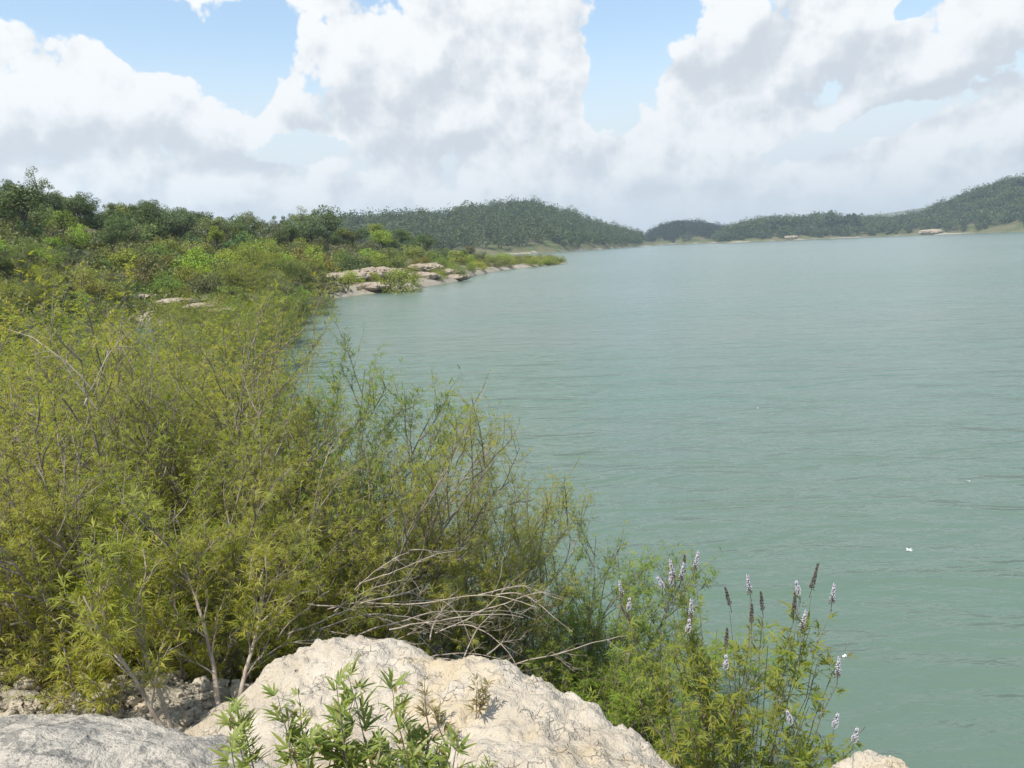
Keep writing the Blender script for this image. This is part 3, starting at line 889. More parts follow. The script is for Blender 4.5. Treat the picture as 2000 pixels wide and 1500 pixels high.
# standouts: pixel of the base, pixel height, distance, builder, variant, colour, label
STAND = [
    (80, 410, 66, 104, 'tall', 0, 'grey', 'tall loose tree with ragged top on the left end of the skyline', 'tree'),
    (25, 412, 50, 103, 'round', 0, 'dark', 'dark broad tree at the left edge of the skyline', 'tree'),
    (168, 428, 46, 108, 'round', 1, 'dark', 'small dark tree with rounded head standing above the left ridge', 'tree'),
    (275, 452, 50, 112, 'round', 2, 'dark', 'dark tree with lumpy crown half way down the left ridge', 'tree'),
    (325, 456, 44, 114, 'round', 0, 'dark', 'dark rounded tree beside the lumpy one on the left ridge', 'tree'),
    (467, 474, 48, 122, 'dome', 1, 'dark', 'wide dense dark bush alone on the low point of the skyline', 'bush'),
    (541, 478, 50, 128, 'tall', 1, 'grey', 'thin grey green tree left of the darkest tree on the skyline', 'tree'),
    (594, 478, 68, 128, 'tall', 0, 'olive', 'slender olive tree directly left of the darkest skyline tree', 'tree'),
    (640, 484, 78, 126, 'round', 1, 'dark', 'darkest and tallest tree on the skyline above the rocky shore', 'tree'),
    (692, 532, 40, 100, 'dome', 2, 'dark', 'dark green bush right above the pale shore rocks', 'bush'),
    (748, 476, 30, 135, 'round', 2, 'bright', 'small bright green tree right of the darkest skyline tree', 'tree'),
    (20, 456, 60, 98, 'dome', 3, 'dark', 'very dark round bush at the left edge below the skyline', 'bush'),
    (70, 462, 40, 96, 'dome', 4, 'grey', 'pale grey green bush beside the dark one at the left edge', 'bush'),
    (375, 492, 38, 97, 'round', 0, 'dark', 'dark bush with ragged top in the middle of the slope', 'bush'),
    (520, 492, 30, 100, 'dome', 0, 'bright', 'bright yellow green bush under the skyline left of the pale rocks', 'bush'),
    (150, 470, 34, 95, 'dome', 1, 'bright', 'bright green spreading bush on the upper left slope', 'bush'),
    (45, 510, 40, 84, 'dome', 2, 'grey', 'blue grey bush above the near thicket at the left edge', 'bush'),
    (780, 566, 44, 90, 'pale', 0, 'olive', 'dense green bush growing between the pale shore rocks at the water', 'bush'),
    (860, 545, 26, 112, 'pale', 1, 'olive', 'olive bush at the right end of the pale shore rocks', 'bush'),
    (605, 566, 34, 84, 'pale', 2, 'olive', 'olive bush left of the pale shore rocks at the water edge', 'bush'),
]
LIB = {'fine': FINE, 'dome': DOMES, 'round': ROUND, 'tall': TALLS, 'pale': PALE}
taken = []
for bx, by, ph, dist, b, v, c, lab, cat in STAND:
    p = at(bx, by, dist); x, y = p[0], p[1]; z = gz(x, y)
    if dist < 85: b, v = 'fine', v % 3
    pr = LIB[b][v]; hh = ph / FPX * dist * 1.05
    z0 = min(z, p[2]) if z < p[2] - 0.5 else z
    top = p[2] + hh
    sc = max(0.3, (top - z)) / pr['h']
    put_tree(pr, (x, y, z - 0.05), rs.uniform(0, 6.28), (sc * 1.05, sc * 1.05, sc), lab, cat, None, 'slope_tree' if cat == 'tree' else 'slope_bush', KINDS[c][0])
    taken.append((x, y, 0.5))

# a closed row of bushes along the ridge
for i in range(34):
    px = -30 + i * 21 + rs.uniform(-6, 6)
    if abs(px - 400) < 25 or abs(px - 510) < 22: continue
    th = az_el(px, 420)[0]; R = float(np.interp(th, A_R[0], A_R[1])) - rs.uniform(1, 9)
    x, y = math.sin(R_(th)) * R, math.cos(R_(th)) * R; z = gz(x, y)
    k = ('dark', 'grey', 'dark', 'olive', 'dark')[i % 5]; pr = (ROUND if i % 3 == 0 else DOMES)[i % 3]
    sc = rs.uniform(2.0, 3.3) / pr['h']; wx = 3.4 / (4.2 if i % 3 == 0 else 2.6) * rs.uniform(0.8, 1.2)
    lab = KINDS[k][1] + ' in the closed row along the top of the left ridge'
    put_tree(pr, (x, y, z - 0.1), rs.uniform(0, 6.28), (wx, wx, sc), lab, 'bush', 'bushes along the ridge, ' + lab, 'slope_bush', tuple(np.array(KINDS[k][0]) * rs.uniform(0.85, 1.2)))

# the rest of the scrub: bushes scattered over the slope, darker and taller towards the ridge
def slope_scrub():
    lo, hi = -36.0, on_level(1110, 512)[0]
    cand = 0; n = 0; pts = []
    while n < 265 and cand < 20000:
        cand += 1
        th = rs.uniform(lo, hi)
        Rs = np.interp(th, A_S[0], A_S[1]); Rr = np.interp(th, A_R[0], A_R[1])
        if th < -24 and rs.random() < 0.45: Rs = 28.0
        t = rs.uniform(0.02, 1.12)
        R = Rs + (Rr - Rs) * t if Rr - Rs > 6 else Rs + 2 + rs.uniform(0, 45)
        x, y = math.sin(R_(th)) * R, math.cos(R_(th)) * R
        z = gz(x, y)
        if z < 0.12: continue
        big = R / 100.0
        md = 2.0 * big
        if any((x - a) ** 2 + (y - b) ** 2 < (md + c) ** 2 for a, b, c in pts): continue
        low = z < 1.4 + 0.6 * rs.random()
        u = rs.random()
        if low: k = 'olive' if u < 0.6 else ('bright' if u < 0.75 else 'brown'); b = 'pale'
        elif t > 0.62: k = 'dark' if u < 0.6 else ('grey' if u < 0.85 else 'olive'); b = 'dome' if rs.random() < 0.6 else 'round'
        else: k = ('bright' if u < 0.3 else 'olive' if u < 0.65 else 'dark' if u < 0.75 else 'grey' if u < 0.9 else 'brown'); b = 'dome' if rs.random() < 0.8 else 'pale'
        if R < 72: b = 'fine'
        pr = LIB[b][rs.integers(len(LIB[b]))]
        h = {'fine': 1.7, 'pale': 1.5, 'dome': 2.3, 'round': 3.6}[b] * rs.uniform(0.65, 1.25) * (0.72 + 0.28 * big)
        if R < 60: h *= 0.75
        sc = h / pr['h']; wx = sc * rs.uniform(0.9, 1.5)
        zone = 'near the water' if low else ('up on the ridge' if t > 0.62 else 'half way up')
        side = 'at the left end of' if th < -24 else ('in the middle of' if th < -14 else 'at the right end of')
        lab = f"{KINDS[k][1]} {zone} {side} the left slope"
        j = rs.uniform(0.82, 1.18, 3)
        put_tree(pr, (x, y, z - 0.08), rs.uniform(0, 6.28), (wx, wx, sc), lab, 'bush', 'scrub on the left slope, ' + lab, 'slope_bush', tuple(np.array(KINDS[k][0]) * j))
        pts.append((x, y, 0.45 * wx)); n += 1
    return n


slope_scrub()
# low bushes closing over the spit
for i in range(34):
    px = rs.uniform(905, 1098); th = on_level(px, 520)[0]
    lo_, hi_ = np.interp(th, A_S[0], A_S[1]), min(np.interp(th, A_B[0], A_B[1]), 260.0)
    R = lo_ + 1.5 + (max(hi_ - lo_, 4) - 2) * rs.uniform(0, 1) ** 1.5
    x, y = math.sin(R_(th)) * R, math.cos(R_(th)) * R; z = gz(x, y)
    if z < -0.15: continue
    k = ('olive', 'olive', 'brown', 'bright')[i % 4]; pr = PALE[i % 3]; sc = rs.uniform(1.1, 2.0) / pr['h']; wx = sc * rs.uniform(1.3, 2.2)
    lab = KINDS[k][1] + ' on the low green spit reaching into the lake'
    put_tree(pr, (x, y, z - 0.1), rs.uniform(0, 6.28), (wx, wx, sc), lab, 'bush', 'bushes on the spit, ' + lab, 'slope_bush', tuple(np.array(KINDS[k][0]) * rs.uniform(0.8, 1.1)))


# ground cover between the bushes
def cover(name, n, pick, size, mat, label, per=9):
    rng = np.random.default_rng(hash(name) % 1000 if False else 77)
    X, Y = pick(rng, n); Z = land(X, Y)
    ok = Z > 0.05
    C = np.stack([X, Y, Z + size * 0.5], -1)[ok]
    R = np.hypot(C[:, 0], C[:, 1])
    lv, lf = card_clumps(rng, C, np.full(len(C), size * 1.6) * rng.uniform(0.5, 1.4, len(C)), per, size, flat=0.6)
    o = obj(name, mesh_data(name, lv, [lf], mat)); tag(o, label, kind='stuff')
    return o


def pick_slope(rng, n):
    th = np.radians(rng.uniform(-37, -8, n)); tt = np.degrees(th)
    Rs = np.where((tt < -24) & (rng.random(n) < 0.4), 24, np.interp(tt, A_S[0], A_S[1])); Rr = np.interp(tt, A_R[0], A_R[1])
    R = Rs + (np.maximum(Rr, Rs + 30) * 1.08 - Rs) * rng.uniform(0.0, 1.0, n)
    return np.sin(th) * R, np.cos(th) * R


M_COVER = leaf_mat('low_scrub_leaves', [(0.0, (0.085, 0.10, 0.028)), (0.4, (0.13, 0.145, 0.035)), (0.8, (0.18, 0.18, 0.05)), (1.0, (0.22, 0.185, 0.10))], trans=0.3, patch=0.55, patch_col=(0.10, 0.14, 0.03), pscale=0.12)
cover('undergrowth', 5200, pick_slope, 0.30, M_COVER, 'low olive scrub covering the slope between the bushes', per=16)


# ------------------------------------------------------------------ far wooded hills
def wood(name, Sh, Rg, n, size, th_lo, th_hi, label, seed, tmin=0.03, col=(1, 1, 1), hts=(4, 9)):
    rng = np.random.default_rng(seed)
    th = rng.uniform(th_lo, th_hi, n)
    Rs = np.interp(th, Sh[0], Sh[1]); Rr = np.interp(th, Rg[0], Rg[1])
    R = Rs + (Rr * 1.04 - Rs) * (tmin + (1 - tmin) * rng.uniform(0, 1, n) ** 0.8)
    x, y = np.sin(np.radians(th)) * R, np.cos(np.radians(th)) * R
    z = land(x, y); ok = z > 0.9
    x, y, z = x[ok], y[ok], z[ok]; m = len(x)
    h = rng.uniform(*hts, m) * (0.75 + 0.5 * rng.random(m))
    C, rad = [], []
    for j in range(6):
        a = rng.uniform(0, 6.283, m); q = h * 0.27 * (0 if j == 0 else 1)
        C.append(np.stack([x + np.cos(a) * q, y + np.sin(a) * q, z + h * (0.78 if j == 0 else rng.uniform(0.25, 0.66, m))], -1)); rad.append(h * rng.uniform(0.18, 0.33, m))
    lv, lf = card_clumps(rng, np.concatenate(C), np.concatenate(rad), 20, size, flat=0.85, upw=0.6, aspect=0.9, loose=0.18)
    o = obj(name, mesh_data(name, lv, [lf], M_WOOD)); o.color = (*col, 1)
    tag(o, label, kind='stuff')


wood('hill_wood', B_S, B_R, 1500, 1.05, B_S[0][0] + 1, B_S[0][-1], 'scrubby wood covering the hill behind the spit', 1, hts=(4, 12))
wood('headland_wood', C_S, C_R, 420, 1.1, az_el(1262, 470)[0], C_S[0][-1], 'wood on the small far headland, cloud shadow in its colour', 2, col=(0.27, 0.36, 0.6), hts=(8, 13))  # cloud shadow over the headland is put into this dark blue leaf tint
wood('far_shore_wood', D_S, D_R, 1900, 1.15, D_S[0][0], D_S[0][-1] - 4, 'wood along the far shore and up the distant hill', 3, tmin=0.02, hts=(4, 12))

FART = [make_tree(200 + i, 9, 8, 2, 16, 34, 1.3, M_WOOD, 'round', clump_r=0.2) for i in range(3)] + [make_tree(210, 10, 7, 2, 18, 34, 1.3, M_WOOD, 'tall', clump_r=0.24)]


def far_trees(Rg, pix, dr, label, group, name, col, hpx):
    for i, (px, py) in enumerate(pix):
        r0 = float(np.interp(az_el(px, py)[0], Rg[0], Rg[1])) + dr
        p = at(px, py, r0); z = gz(p[0], p[1])
        pr = FART[(i * 7 + 1) % 3] if not (isinstance(hpx, dict) and i in hpx) else FART[3]
        h = min(max(6.0, p[2] - z + 1.0), 19.0)
        s = h / pr['h']; w_ = min(s, 1.6) * rs.uniform(0.95, 1.3)
        lab = label if not isinstance(label, list) else label[i]
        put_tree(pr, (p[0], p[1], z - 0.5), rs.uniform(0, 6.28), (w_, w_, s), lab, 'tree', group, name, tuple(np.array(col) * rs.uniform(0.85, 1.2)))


far_trees(B_R, [(820, 430), (850, 424), (880, 420), (905, 416), (940, 407), (965, 404)], -6, 'tree on the long left shoulder of the hill behind the spit', 'trees on the left shoulder of the hill', 'hilltop_tree', (1, 1, 1), {})
far_trees(B_R, [(998, 393), (1010, 395), (1022, 392), (1042, 393), (1058, 400), (1072, 402)], -4, 'tall tree in the clump crowning the hill behind the spit', 'trees crowning the hill', 'hilltop_tree', (1.05, 1.05, 1.0), {})
far_trees(B_R, [(1085, 413), (1105, 414), (1124, 420), (1146, 430), (1165, 441), (1190, 444), (1208, 448), (1228, 458), (1243, 460)], -6, 'tree on the right flank of the hill running down to the water', 'trees on the right flank of the hill', 'hilltop_tree', (0.9, 0.95, 1), {})
far_trees(C_R, [(1274, 459), (1284, 448), (1297, 438), (1312, 434), (1326, 431), (1340, 433), (1356, 434), (1373, 437), (1388, 437), (1402, 449), (1416, 457)], -20, 'rounded tree on the small far headland, cloud shadow in its colour', 'trees on the far headland', 'headland_tree', (0.27, 0.36, 0.6), {})  # same tint as headland_wood: cloud shade carried by the leaf colour
far_trees(D_R, [(1450, 439), (1465, 437), (1484, 434), (1504, 431), (1521, 426), (1534, 424), (1552, 425), (1575, 428), (1597, 426)], -50, 'tree in the low wood right of the far headland', 'trees of the low wood on the far shore', 'far_shore_tree', (0.95, 1, 1), {})
far_trees(D_R, [(1622, 413)], -60, 'tallest tree standing above the low wood on the far shore', None, 'far_shore_tree', (0.8, 0.9, 1), {0: 1})
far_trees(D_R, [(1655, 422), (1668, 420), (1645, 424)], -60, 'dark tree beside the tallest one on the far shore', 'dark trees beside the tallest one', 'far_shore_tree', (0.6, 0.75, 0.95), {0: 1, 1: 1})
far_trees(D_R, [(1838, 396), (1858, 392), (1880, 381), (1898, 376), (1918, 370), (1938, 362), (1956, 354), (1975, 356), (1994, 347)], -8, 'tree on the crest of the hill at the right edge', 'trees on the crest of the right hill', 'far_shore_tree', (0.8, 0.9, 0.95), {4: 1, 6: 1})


# ------------------------------------------------------------------ pale shore rocks
def shore_rock(px, py, dist, radii, seed, label, rz=0.0, tilt=0.0, mat=None, n=48):
    p = at(px, py, dist); z = gz(p[0], p[1])
    o = obj('shore_rock', rock_mesh('shore_rock', radii, seed, mat or M_SHORE, n, 0.25, strata=0.03 * radii[2]), None, (p[0], p[1], max(p[2], z - radii[2] * 0.2)))
    o.rotation_euler = (tilt, 0, rz); tag(o, label, 'rock')


for a in [
    (650, 543, 95, (3.0, 1.8, 0.55), 1, 'pale rock at the left end of the rocky shore below dark bushes', 0.3),
    (690, 540, 98, (2.6, 2.0, 0.65), 2, 'humped pale rock under the dark green shore bush', -0.2),
    (722, 538, 99, (1.4, 1.2, 0.9), 3, 'upright pale rock with a cleft in the middle of the rocky shore', 0.1),
    (752, 533, 103, (2.4, 1.8, 0.6), 4, 'cream rock slab left of the bush growing among the shore rocks', 0.6),
    (720, 560, 92, (3.0, 1.6, 0.5), 5, 'low pinkish rock at the water below the upright pale rock', 0.0),
    (830, 524, 118, (2.8, 2.0, 0.65), 6, 'large pale rock topping the right half of the rocky shore', -0.3),
    (866, 532, 118, (2.8, 2.0, 0.45), 7, 'sloping cream rock towards the right tip of the rocky shore', -0.2),
    (815, 545, 108, (2.6, 1.8, 0.6), 8, 'yellowish rock above the water right of the shore bush', 0.4),
    (888, 544, 115, (2.0, 1.4, 0.4), 9, 'low rock at the right tip of the rocky shore', 0.0),
    (285, 579, 68, (1.7, 0.9, 0.16), 10, 'flat pale ledge at the far end of the hidden inlet, longest of the ledges', 0.2),
    (345, 589, 63, (1.4, 0.8, 0.2), 12, 'flat pale ledge above the near thicket, second along the inlet', 0.1),
    (400, 598, 60, (1.2, 0.7, 0.2), 13, 'pale broken ledge above the near thicket, third along the inlet', -0.1),
    (440, 606, 58, (0.9, 0.6, 0.2), 14, 'small pale ledge at the right end of the inlet bank', 0.0),
    (1055, 493.5, 566, (6, 3, 1.3), 15, 'white rock at the foot of the wooded hill, left one of a pair', 0.0),
    (1085, 492, 580, (7, 3, 1.6), 16, 'white rock at the foot of the wooded hill, right one of a pair', 0.0),
    (1815, 453, 800, (9, 5, 2.2), 17, 'bright rock patch on the far shore under the right hill', 0.0),
    (1545, 464, 760, (6, 3, 1.6), 18, 'pale rock on the far shore of the low wood', 0.0),
]:
    shore_rock(*a)

# ------------------------------------------------------------------ near thicket
BP = [
    make_bush('a', 301, M_YG, H=2.7, stems=14, spread=0.62),
    make_bush('b', 302, M_YG, H=2.5, stems=13, spread=0.7, lean=(0.35, 0.05)),
    make_bush('c', 303, M_YG, H=2.3, stems=12, spread=0.8, lean=(0.2, 0)),
    make_bush('d', 304, M_GR, H=2.4, stems=11, spread=0.5, lean=(0.3, 0.0), leaf=0.066),
]
BM = [make_bush('m', 331, M_YG, H=3.3, stems=15, spread=0.65, leaf=0.075, nl=3, nsec=12, nshoot=6, nodes=6, width=0.13), make_bush('n', 332, M_GR, H=3.0, stems=14, spread=0.75, leaf=0.075, nl=3, nsec=12, nshoot=6, nodes=6, width=0.13)]
BL = [make_bush('low', 341, M_YG, H=1.45, stems=13, spread=1.0, nsec=11, nshoot=7, nodes=7, leaf=0.05, low=0.12, r0=0.008), make_bush('low2', 342, M_YG, H=1.3, stems=13, spread=1.1, lean=(-0.2, 0), nsec=11, nshoot=7, nodes=7, leaf=0.05, low=0.12, r0=0.008)]
BS = [make_bush('sparse', 305, M_YG, M_DARKBARK, H=2.3, stems=9, spread=0.45, lean=(0.45, 0.05), nsec=5, nshoot=3, nodes=5)]


def near_bush(px, py, dist, pr, sc, rz, label, group=None, col=None, dz=0.0):
    """crown centre seen at that pixel; the foot stands on the bank or the flooded lake bed below it"""
    p = at(px, py, dist); z = max(gz(p[0], p[1]), -0.5)
    return put_bush(pr, (p[0], p[1], z + dz), rz, sc, label, 'bush', group, 'lakeside_bush', col)


near_bush(330, 850, 6.6, BP[0], (1.15, 1.15, 1.12), 0.3, 'tallest yellow green bush in the middle of the near thicket')
near_bush(90, 850, 6.2, BP[1], (1.2, 1.2, 1.12), 2.0, 'full yellow green bush at the left edge of the near thicket')
near_bush(190, 1000, 5.0, BP[2], (1.0, 1.0, 0.85), 4.0, 'lower yellow green bush over the rubble at the left')
near_bush(520, 860, 6.9, BP[3], (1.05, 1.05, 1.2), 0.0, 'upright fresh green bush at the right shoulder of the tallest bush', col=(0.95, 0.95, 0.8))
near_bush(610, 1000, 6.0, BP[1], (1.05, 1.05, 1.0), 5.9, 'yellow green bush in the middle of the thicket above the dead branches')
near_bush(470, 1060, 5.2, BP[2], (1.0, 1.0, 0.9), 0.8, 'bushy yellow green shrub directly left of the dead branches')
near_bush(800, 1000, 6.8, BP[1], (1.05, 1.05, 0.93), 0.1, 'yellow green bush with slender tops reaching out over the water')
near_bush(930, 1060, 6.4, BP[0], (0.9, 0.9, 0.9), 1.0, 'yellow green bush behind the tangle of dead branches')
near_bush(1050, 1060, 6.4, BP[3], (0.95, 0.95, 0.95), 0.2, 'green bush with one tall pointed shoot at the right of the thicket')
near_bush(1140, 1140, 5.6, BP[3], (1.0, 1.0, 0.85), 0.0, 'fresh green bush leaning out at the right tip of the thicket', col=(1.1, 1.12, 0.9))
near_bush(1110, 1230, 5.3, BP[3], (0.7, 0.7, 0.6), 0.6, 'fresh green bush in the water between the dead branches and the flowering bush')
near_bush(1180, 1350, 4.7, BL[0], (0.75, 0.75, 0.8), 1.9, 'low fresh green bush in the water right behind the outcrop', col=(0.8, 1.0, 1.1))
near_bush(1200, 1170, 5.4, BL[0], (0.95, 0.95, 1.15), 4.4, 'round bright green clump in the water at the right tip of the thicket', col=(0.8, 1.0, 1.0))
near_bush(1100, 1130, 5.9, BL[1], (1.0, 1.0, 1.25), 2.4, 'bushy light green clump in the water under the pointed shoot', col=(0.85, 1.0, 1.0))
near_bush(1190, 1090, 6.0, BP[3], (0.75, 0.75, 0.8), 2.6, 'airy green bush farthest out over the water at the right of the thicket', col=(1.1, 1.12, 0.9))
near_bush(1030, 1260, 5.0, BP[2], (0.7, 0.7, 0.62), 2.6, 'low yellow green bush behind the cracked edge of the outcrop')
near_bush(620, 760, 8.2, BS[0], (1.0, 1.0, 1.15), 0.1, 'sparse dark twigged bush with bare crooked branches against the water')
near_bush(720, 880, 7.6, BS[0], (0.9, 0.9, 0.85), 0.6, 'thin see-through bush with few leaves between the thicket and open water')
near_bush(160, 690, 10.5, BM[0], (1.0, 1.0, 1.0), 2.2, 'yellow green bush behind the near thicket at the left')
near_bush(400, 690, 11.0, BM[0], (1.0, 1.0, 0.92), 3.0, 'yellow green bush behind the tallest bush of the thicket')
near_bush(20, 640, 13.0, BM[1], (1.1, 1.1, 0.95), 1.1, 'wide fresh green bush at the left edge behind the thicket')
near_bush(290, 640, 16.0, BM[1], (1.1, 1.1, 0.95), 4.1, 'green bush standing just below the pale inlet ledges')
near_bush(110, 610, 19.0, BM[0], (1.2, 1.2, 0.85), 5.1, 'broad yellow green bush on the left bank below the slope')
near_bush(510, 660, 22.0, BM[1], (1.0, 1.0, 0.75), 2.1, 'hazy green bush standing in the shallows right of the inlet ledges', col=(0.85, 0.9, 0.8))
near_bush(230, 600, 27.0, BM[1], (1.3, 1.3, 0.8), 0.1, 'pale green bush at the inlet left of the ledges')
near_bush(30, 575, 26.0, BM[0], (1.2, 1.2, 0.72), 3.1, 'tall yellow green bush at the left edge in front of the slope')
near_bush(410, 650, 26.0, BM[0], (1.2, 1.2, 0.85), 1.4, 'olive bush in front of the right inlet ledge', col=(0.8, 0.85, 0.8))
near_bush(330, 1170, 4.5, BL[0], (0.9, 0.9, 0.9), 0.4, 'low spreading bush hanging over the rubble, right one of two')
near_bush(140, 1130, 4.7, BL[1], (1.0, 1.0, 1.0), 2.4, 'low spreading bush hanging over the rubble, left one of two')
near_bush(470, 1170, 4.8, BL[0], (0.85, 0.85, 0.85), 3.4, 'low bush beside the dead branches where the outcrop begins')
near_bush(20, 1010, 5.2, BL[1], (1.2, 1.2, 1.2), 5.4, 'leafy bush at the left edge above the dry twigs')
near_bush(700, 1090, 5.6, BL[0], (1.0, 1.0, 1.1), 1.4, 'low bush rising through the dead branches')
for i, (px, py, dd, sc, k) in enumerate([(330, 655, 20, .95, 0), (430, 665, 21, .85, 0), (250, 640, 22, 1.0, 1), (380, 640, 30, 1.0, 0), (470, 640, 32, .95, 1), (310, 630, 33, 1.05, 0), (540, 640, 34, .85, 0), (180, 620, 34, 1.3, 1), (490, 620, 45, 1.0, 0),
                                        (560, 615, 50, 1.0, 1), (530, 600, 60, 1.2, 0), (595, 600, 62, 1.1, 0), (480, 590, 68, 1.3, 0), (560, 580, 72, 1.3, 1), (625, 590, 70, 0.9, 0), (520, 575, 78, 1.5, 0), (600, 572, 80, 1.2, 0), (120, 590, 40, 0.85, 1), (60, 565, 46, 0.8, 0), (20, 550, 55, 1.2, 1), (450, 625, 40, 1.0, 0), (520, 622, 42, .9, 1), (555, 640, 44, .7, 0), (420, 620, 46, 1.0, 1), (350, 620, 44, 1.1, 0), (580, 625, 56, .8, 0), (615, 608, 64, .7, 1), (540, 608, 54, 1.0, 1), (470, 605, 54, 1.0, 0)]):
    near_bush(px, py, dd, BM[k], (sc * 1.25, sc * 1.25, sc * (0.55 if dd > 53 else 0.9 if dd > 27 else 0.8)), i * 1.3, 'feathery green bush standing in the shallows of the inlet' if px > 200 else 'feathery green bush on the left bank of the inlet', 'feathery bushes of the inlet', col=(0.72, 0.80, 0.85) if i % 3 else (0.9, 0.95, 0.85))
# low bush of the front, three bare trunks rising from the rubble
p = at(400, 1392, 3.45)
fb = put_bush(make_bush('front', 311, M_YG, M_DEAD, H=1.0, stems=5, spread=0.9, lean=(-0.35, 0.3), nsec=9, nshoot=6, nodes=7, low=0.42, r0=0.013), (p[0], p[1], gz(p[0], p[1])), 0, 1.0, 'low drooping bush with bare pale trunks rising from the rubble', 'bush')

# flowering bush on the right
FB = at(1440, 1500, 4.1); FB[2] = max(gz(FB[0], FB[1]), 0.0)
SPIKES = [
    (1316, 1128, 4.0, 0, -.2, 0), (1330, 1132, 4.05, 0, .15, .1), (1334, 1118, 4.1, 2, .1, 0), (1357, 1112, 4.0, 0, .2, 0), (1296, 1148, 4.1, 1, -.5, 0), (1312, 1140, 4.0, 1, -.1, .1),
    (1350, 1205, 4.0, 0, 0, 0), (1344, 1234, 3.95, 1, .1, 0), (1465, 1158, 4.0, 0, -.15, 0), (1425, 1180, 4.1, 2, -.25, 0), (1489, 1190, 4.1, 2, -.1, 0), (1468, 1214, 4.0, 2, 0, 0),
    (1418, 1262, 3.9, 2, .05, 0), (1550, 1200, 4.0, 3, .05, 0), (1585, 1150, 4.1, 3, .22, 0), (1560, 1160, 4.0, 1, -.2, 0), (1625, 1176, 4.1, 0, .1, 0), (1566, 1228, 4.0, 0, .2, 0),
    (1418, 1305, 3.8, 1, 0, 0), (1636, 1320, 3.9, 0, .05, 0), (1545, 1412, 3.8, 1, -.3, 0), (1630, 1420, 3.8, 1, .2, 0), (1668, 1448, 3.8, 1, .2, 0), (1215, 1165, 4.4, 0, -.15, 0), (1228, 1190, 4.4, 1, .1, 0), (1236, 1222, 4.4, 3, -.5, 0)]


def flowering_bush():
    rng = np.random.default_rng(77)
    T = np.array([at(px, py + 14, d) - FB for px, py, d, *_ in SPIKES])
    extra = np.array([at(px, py, d) - FB for px, py, d in [(1230, 1320, 4.2), (1280, 1260, 4.3), (1380, 1290, 3.9), (1440, 1330, 3.8), (1500, 1260, 4.2), (1540, 1310, 3.9), (1600, 1280, 4.1), (1330, 1350, 3.8), (1580, 1380, 3.7), (1400, 1230, 4.3), (1480, 1380, 3.7), (1250, 1400, 3.9), (1630, 1440, 3.7), (1690, 1420, 3.9), (1660, 1250, 4.2)]])
    T = np.concatenate([T, extra]); n = len(T)
    P = stems_to(rng, T)
    parts = [tubes(P, taper(n, 10, rng.uniform(0.004, 0.009, n), np.full(n, 0.0016)), 5)]
    ns = 7; i = np.repeat(np.arange(n), ns); t = rng.uniform(0.35, 0.96, n * ns); q, D = sample(P, i, t)
    P2 = grow(rng, q, norm(perp(rng, D) * 0.9 + D * 0.6 + np.array([0, 0, 0.2])), rng.uniform(0.10, 0.26, n * ns) * (1.3 - t * 0.8), 6, up=0.04, wob=0.1)
    parts.append(tubes(P2, taper(n * ns, 6, np.full(n * ns, 0.0022), np.full(n * ns, 0.001)), 4))
    nn = 6; i2 = np.repeat(np.arange(n * ns), nn); q2, D2 = sample(P2, i2, np.tile((np.arange(nn) + 0.7) / nn, n * ns))
    l1 = palmate(rng, q2, D2, 0.062 * rng.uniform(0.6, 1.25, len(q2)), 5, 60, 0.085)
    i3 = np.repeat(np.arange(n), 10); q3, D3 = sample(P, i3, rng.uniform(0.4, 0.97, n * 10))
    l2 = palmate(rng, q3, D3, 0.085 * rng.uniform(0.6, 1.2, len(q3)), 5, 60, 0.075)
    sv, sf = join(parts); lv, lf = join([l1, l2])
    return dict(stems=mesh_data('stems', sv, [sf], M_BARK, True), foliage=mesh_data('foliage', lv, [lf], M_YG))


flb = put_bush(flowering_bush(), tuple(FB), 0.0, 1.0, 'flowering bush with pale and dark flower spikes standing by the outcrop', 'bush', None, 'flowering_bush', (0.85, 0.9, 0.95))
near_bush(1290, 1380, 4.4, BP[2], (0.55, 0.55, 0.5), 1.9, 'small yellow green bush between the outcrop and the flowering bush')
SP = [spike_mesh('flower_spike', 1, 0.10, 0.0135, M_FLOWER, 0.35), spike_mesh('flower_spike', 2, 0.075, 0.0145, M_FLOWER, 0.0), spike_mesh('flower_spike', 3, 0.10, 0.0105, M_SEED), spike_mesh('flower_spike', 4, 0.14, 0.0115, M_SEED)]


def spikes(bush, lst):
    """flower spikes as parts of a bush, each where the photo has one (pixel, distance, kind, tilt)"""
    inv = Matrix.LocRotScale(bush.location, bush.rotation_euler, bush.scale).inverted()
    for px, py, dist, k, tx, ty in lst:
        w_ = inv @ Vector(at(px, py, dist))
        s = obj('flower_spike', SP[k], bush)
        sc = bush.scale
        s.matrix_local = Matrix.Translation(w_) @ Matrix.Diagonal((1 / sc[0], 1 / sc[1], 1 / sc[2], 1)) @ Matrix.Rotation(tx, 4, 'Y') @ Matrix.Rotation(ty, 4, 'X')
        s['label'] = 'pale lilac flower spike' if k < 2 else 'dark dry seed spike'


spikes(flb, SPIKES)


# ------------------------------------------------------------------ dead branches
M_FLECK = flat_mat('white_fluff', [(0, (0.75, 0.75, 0.72)), (1, (0.85, 0.85, 0.83))])


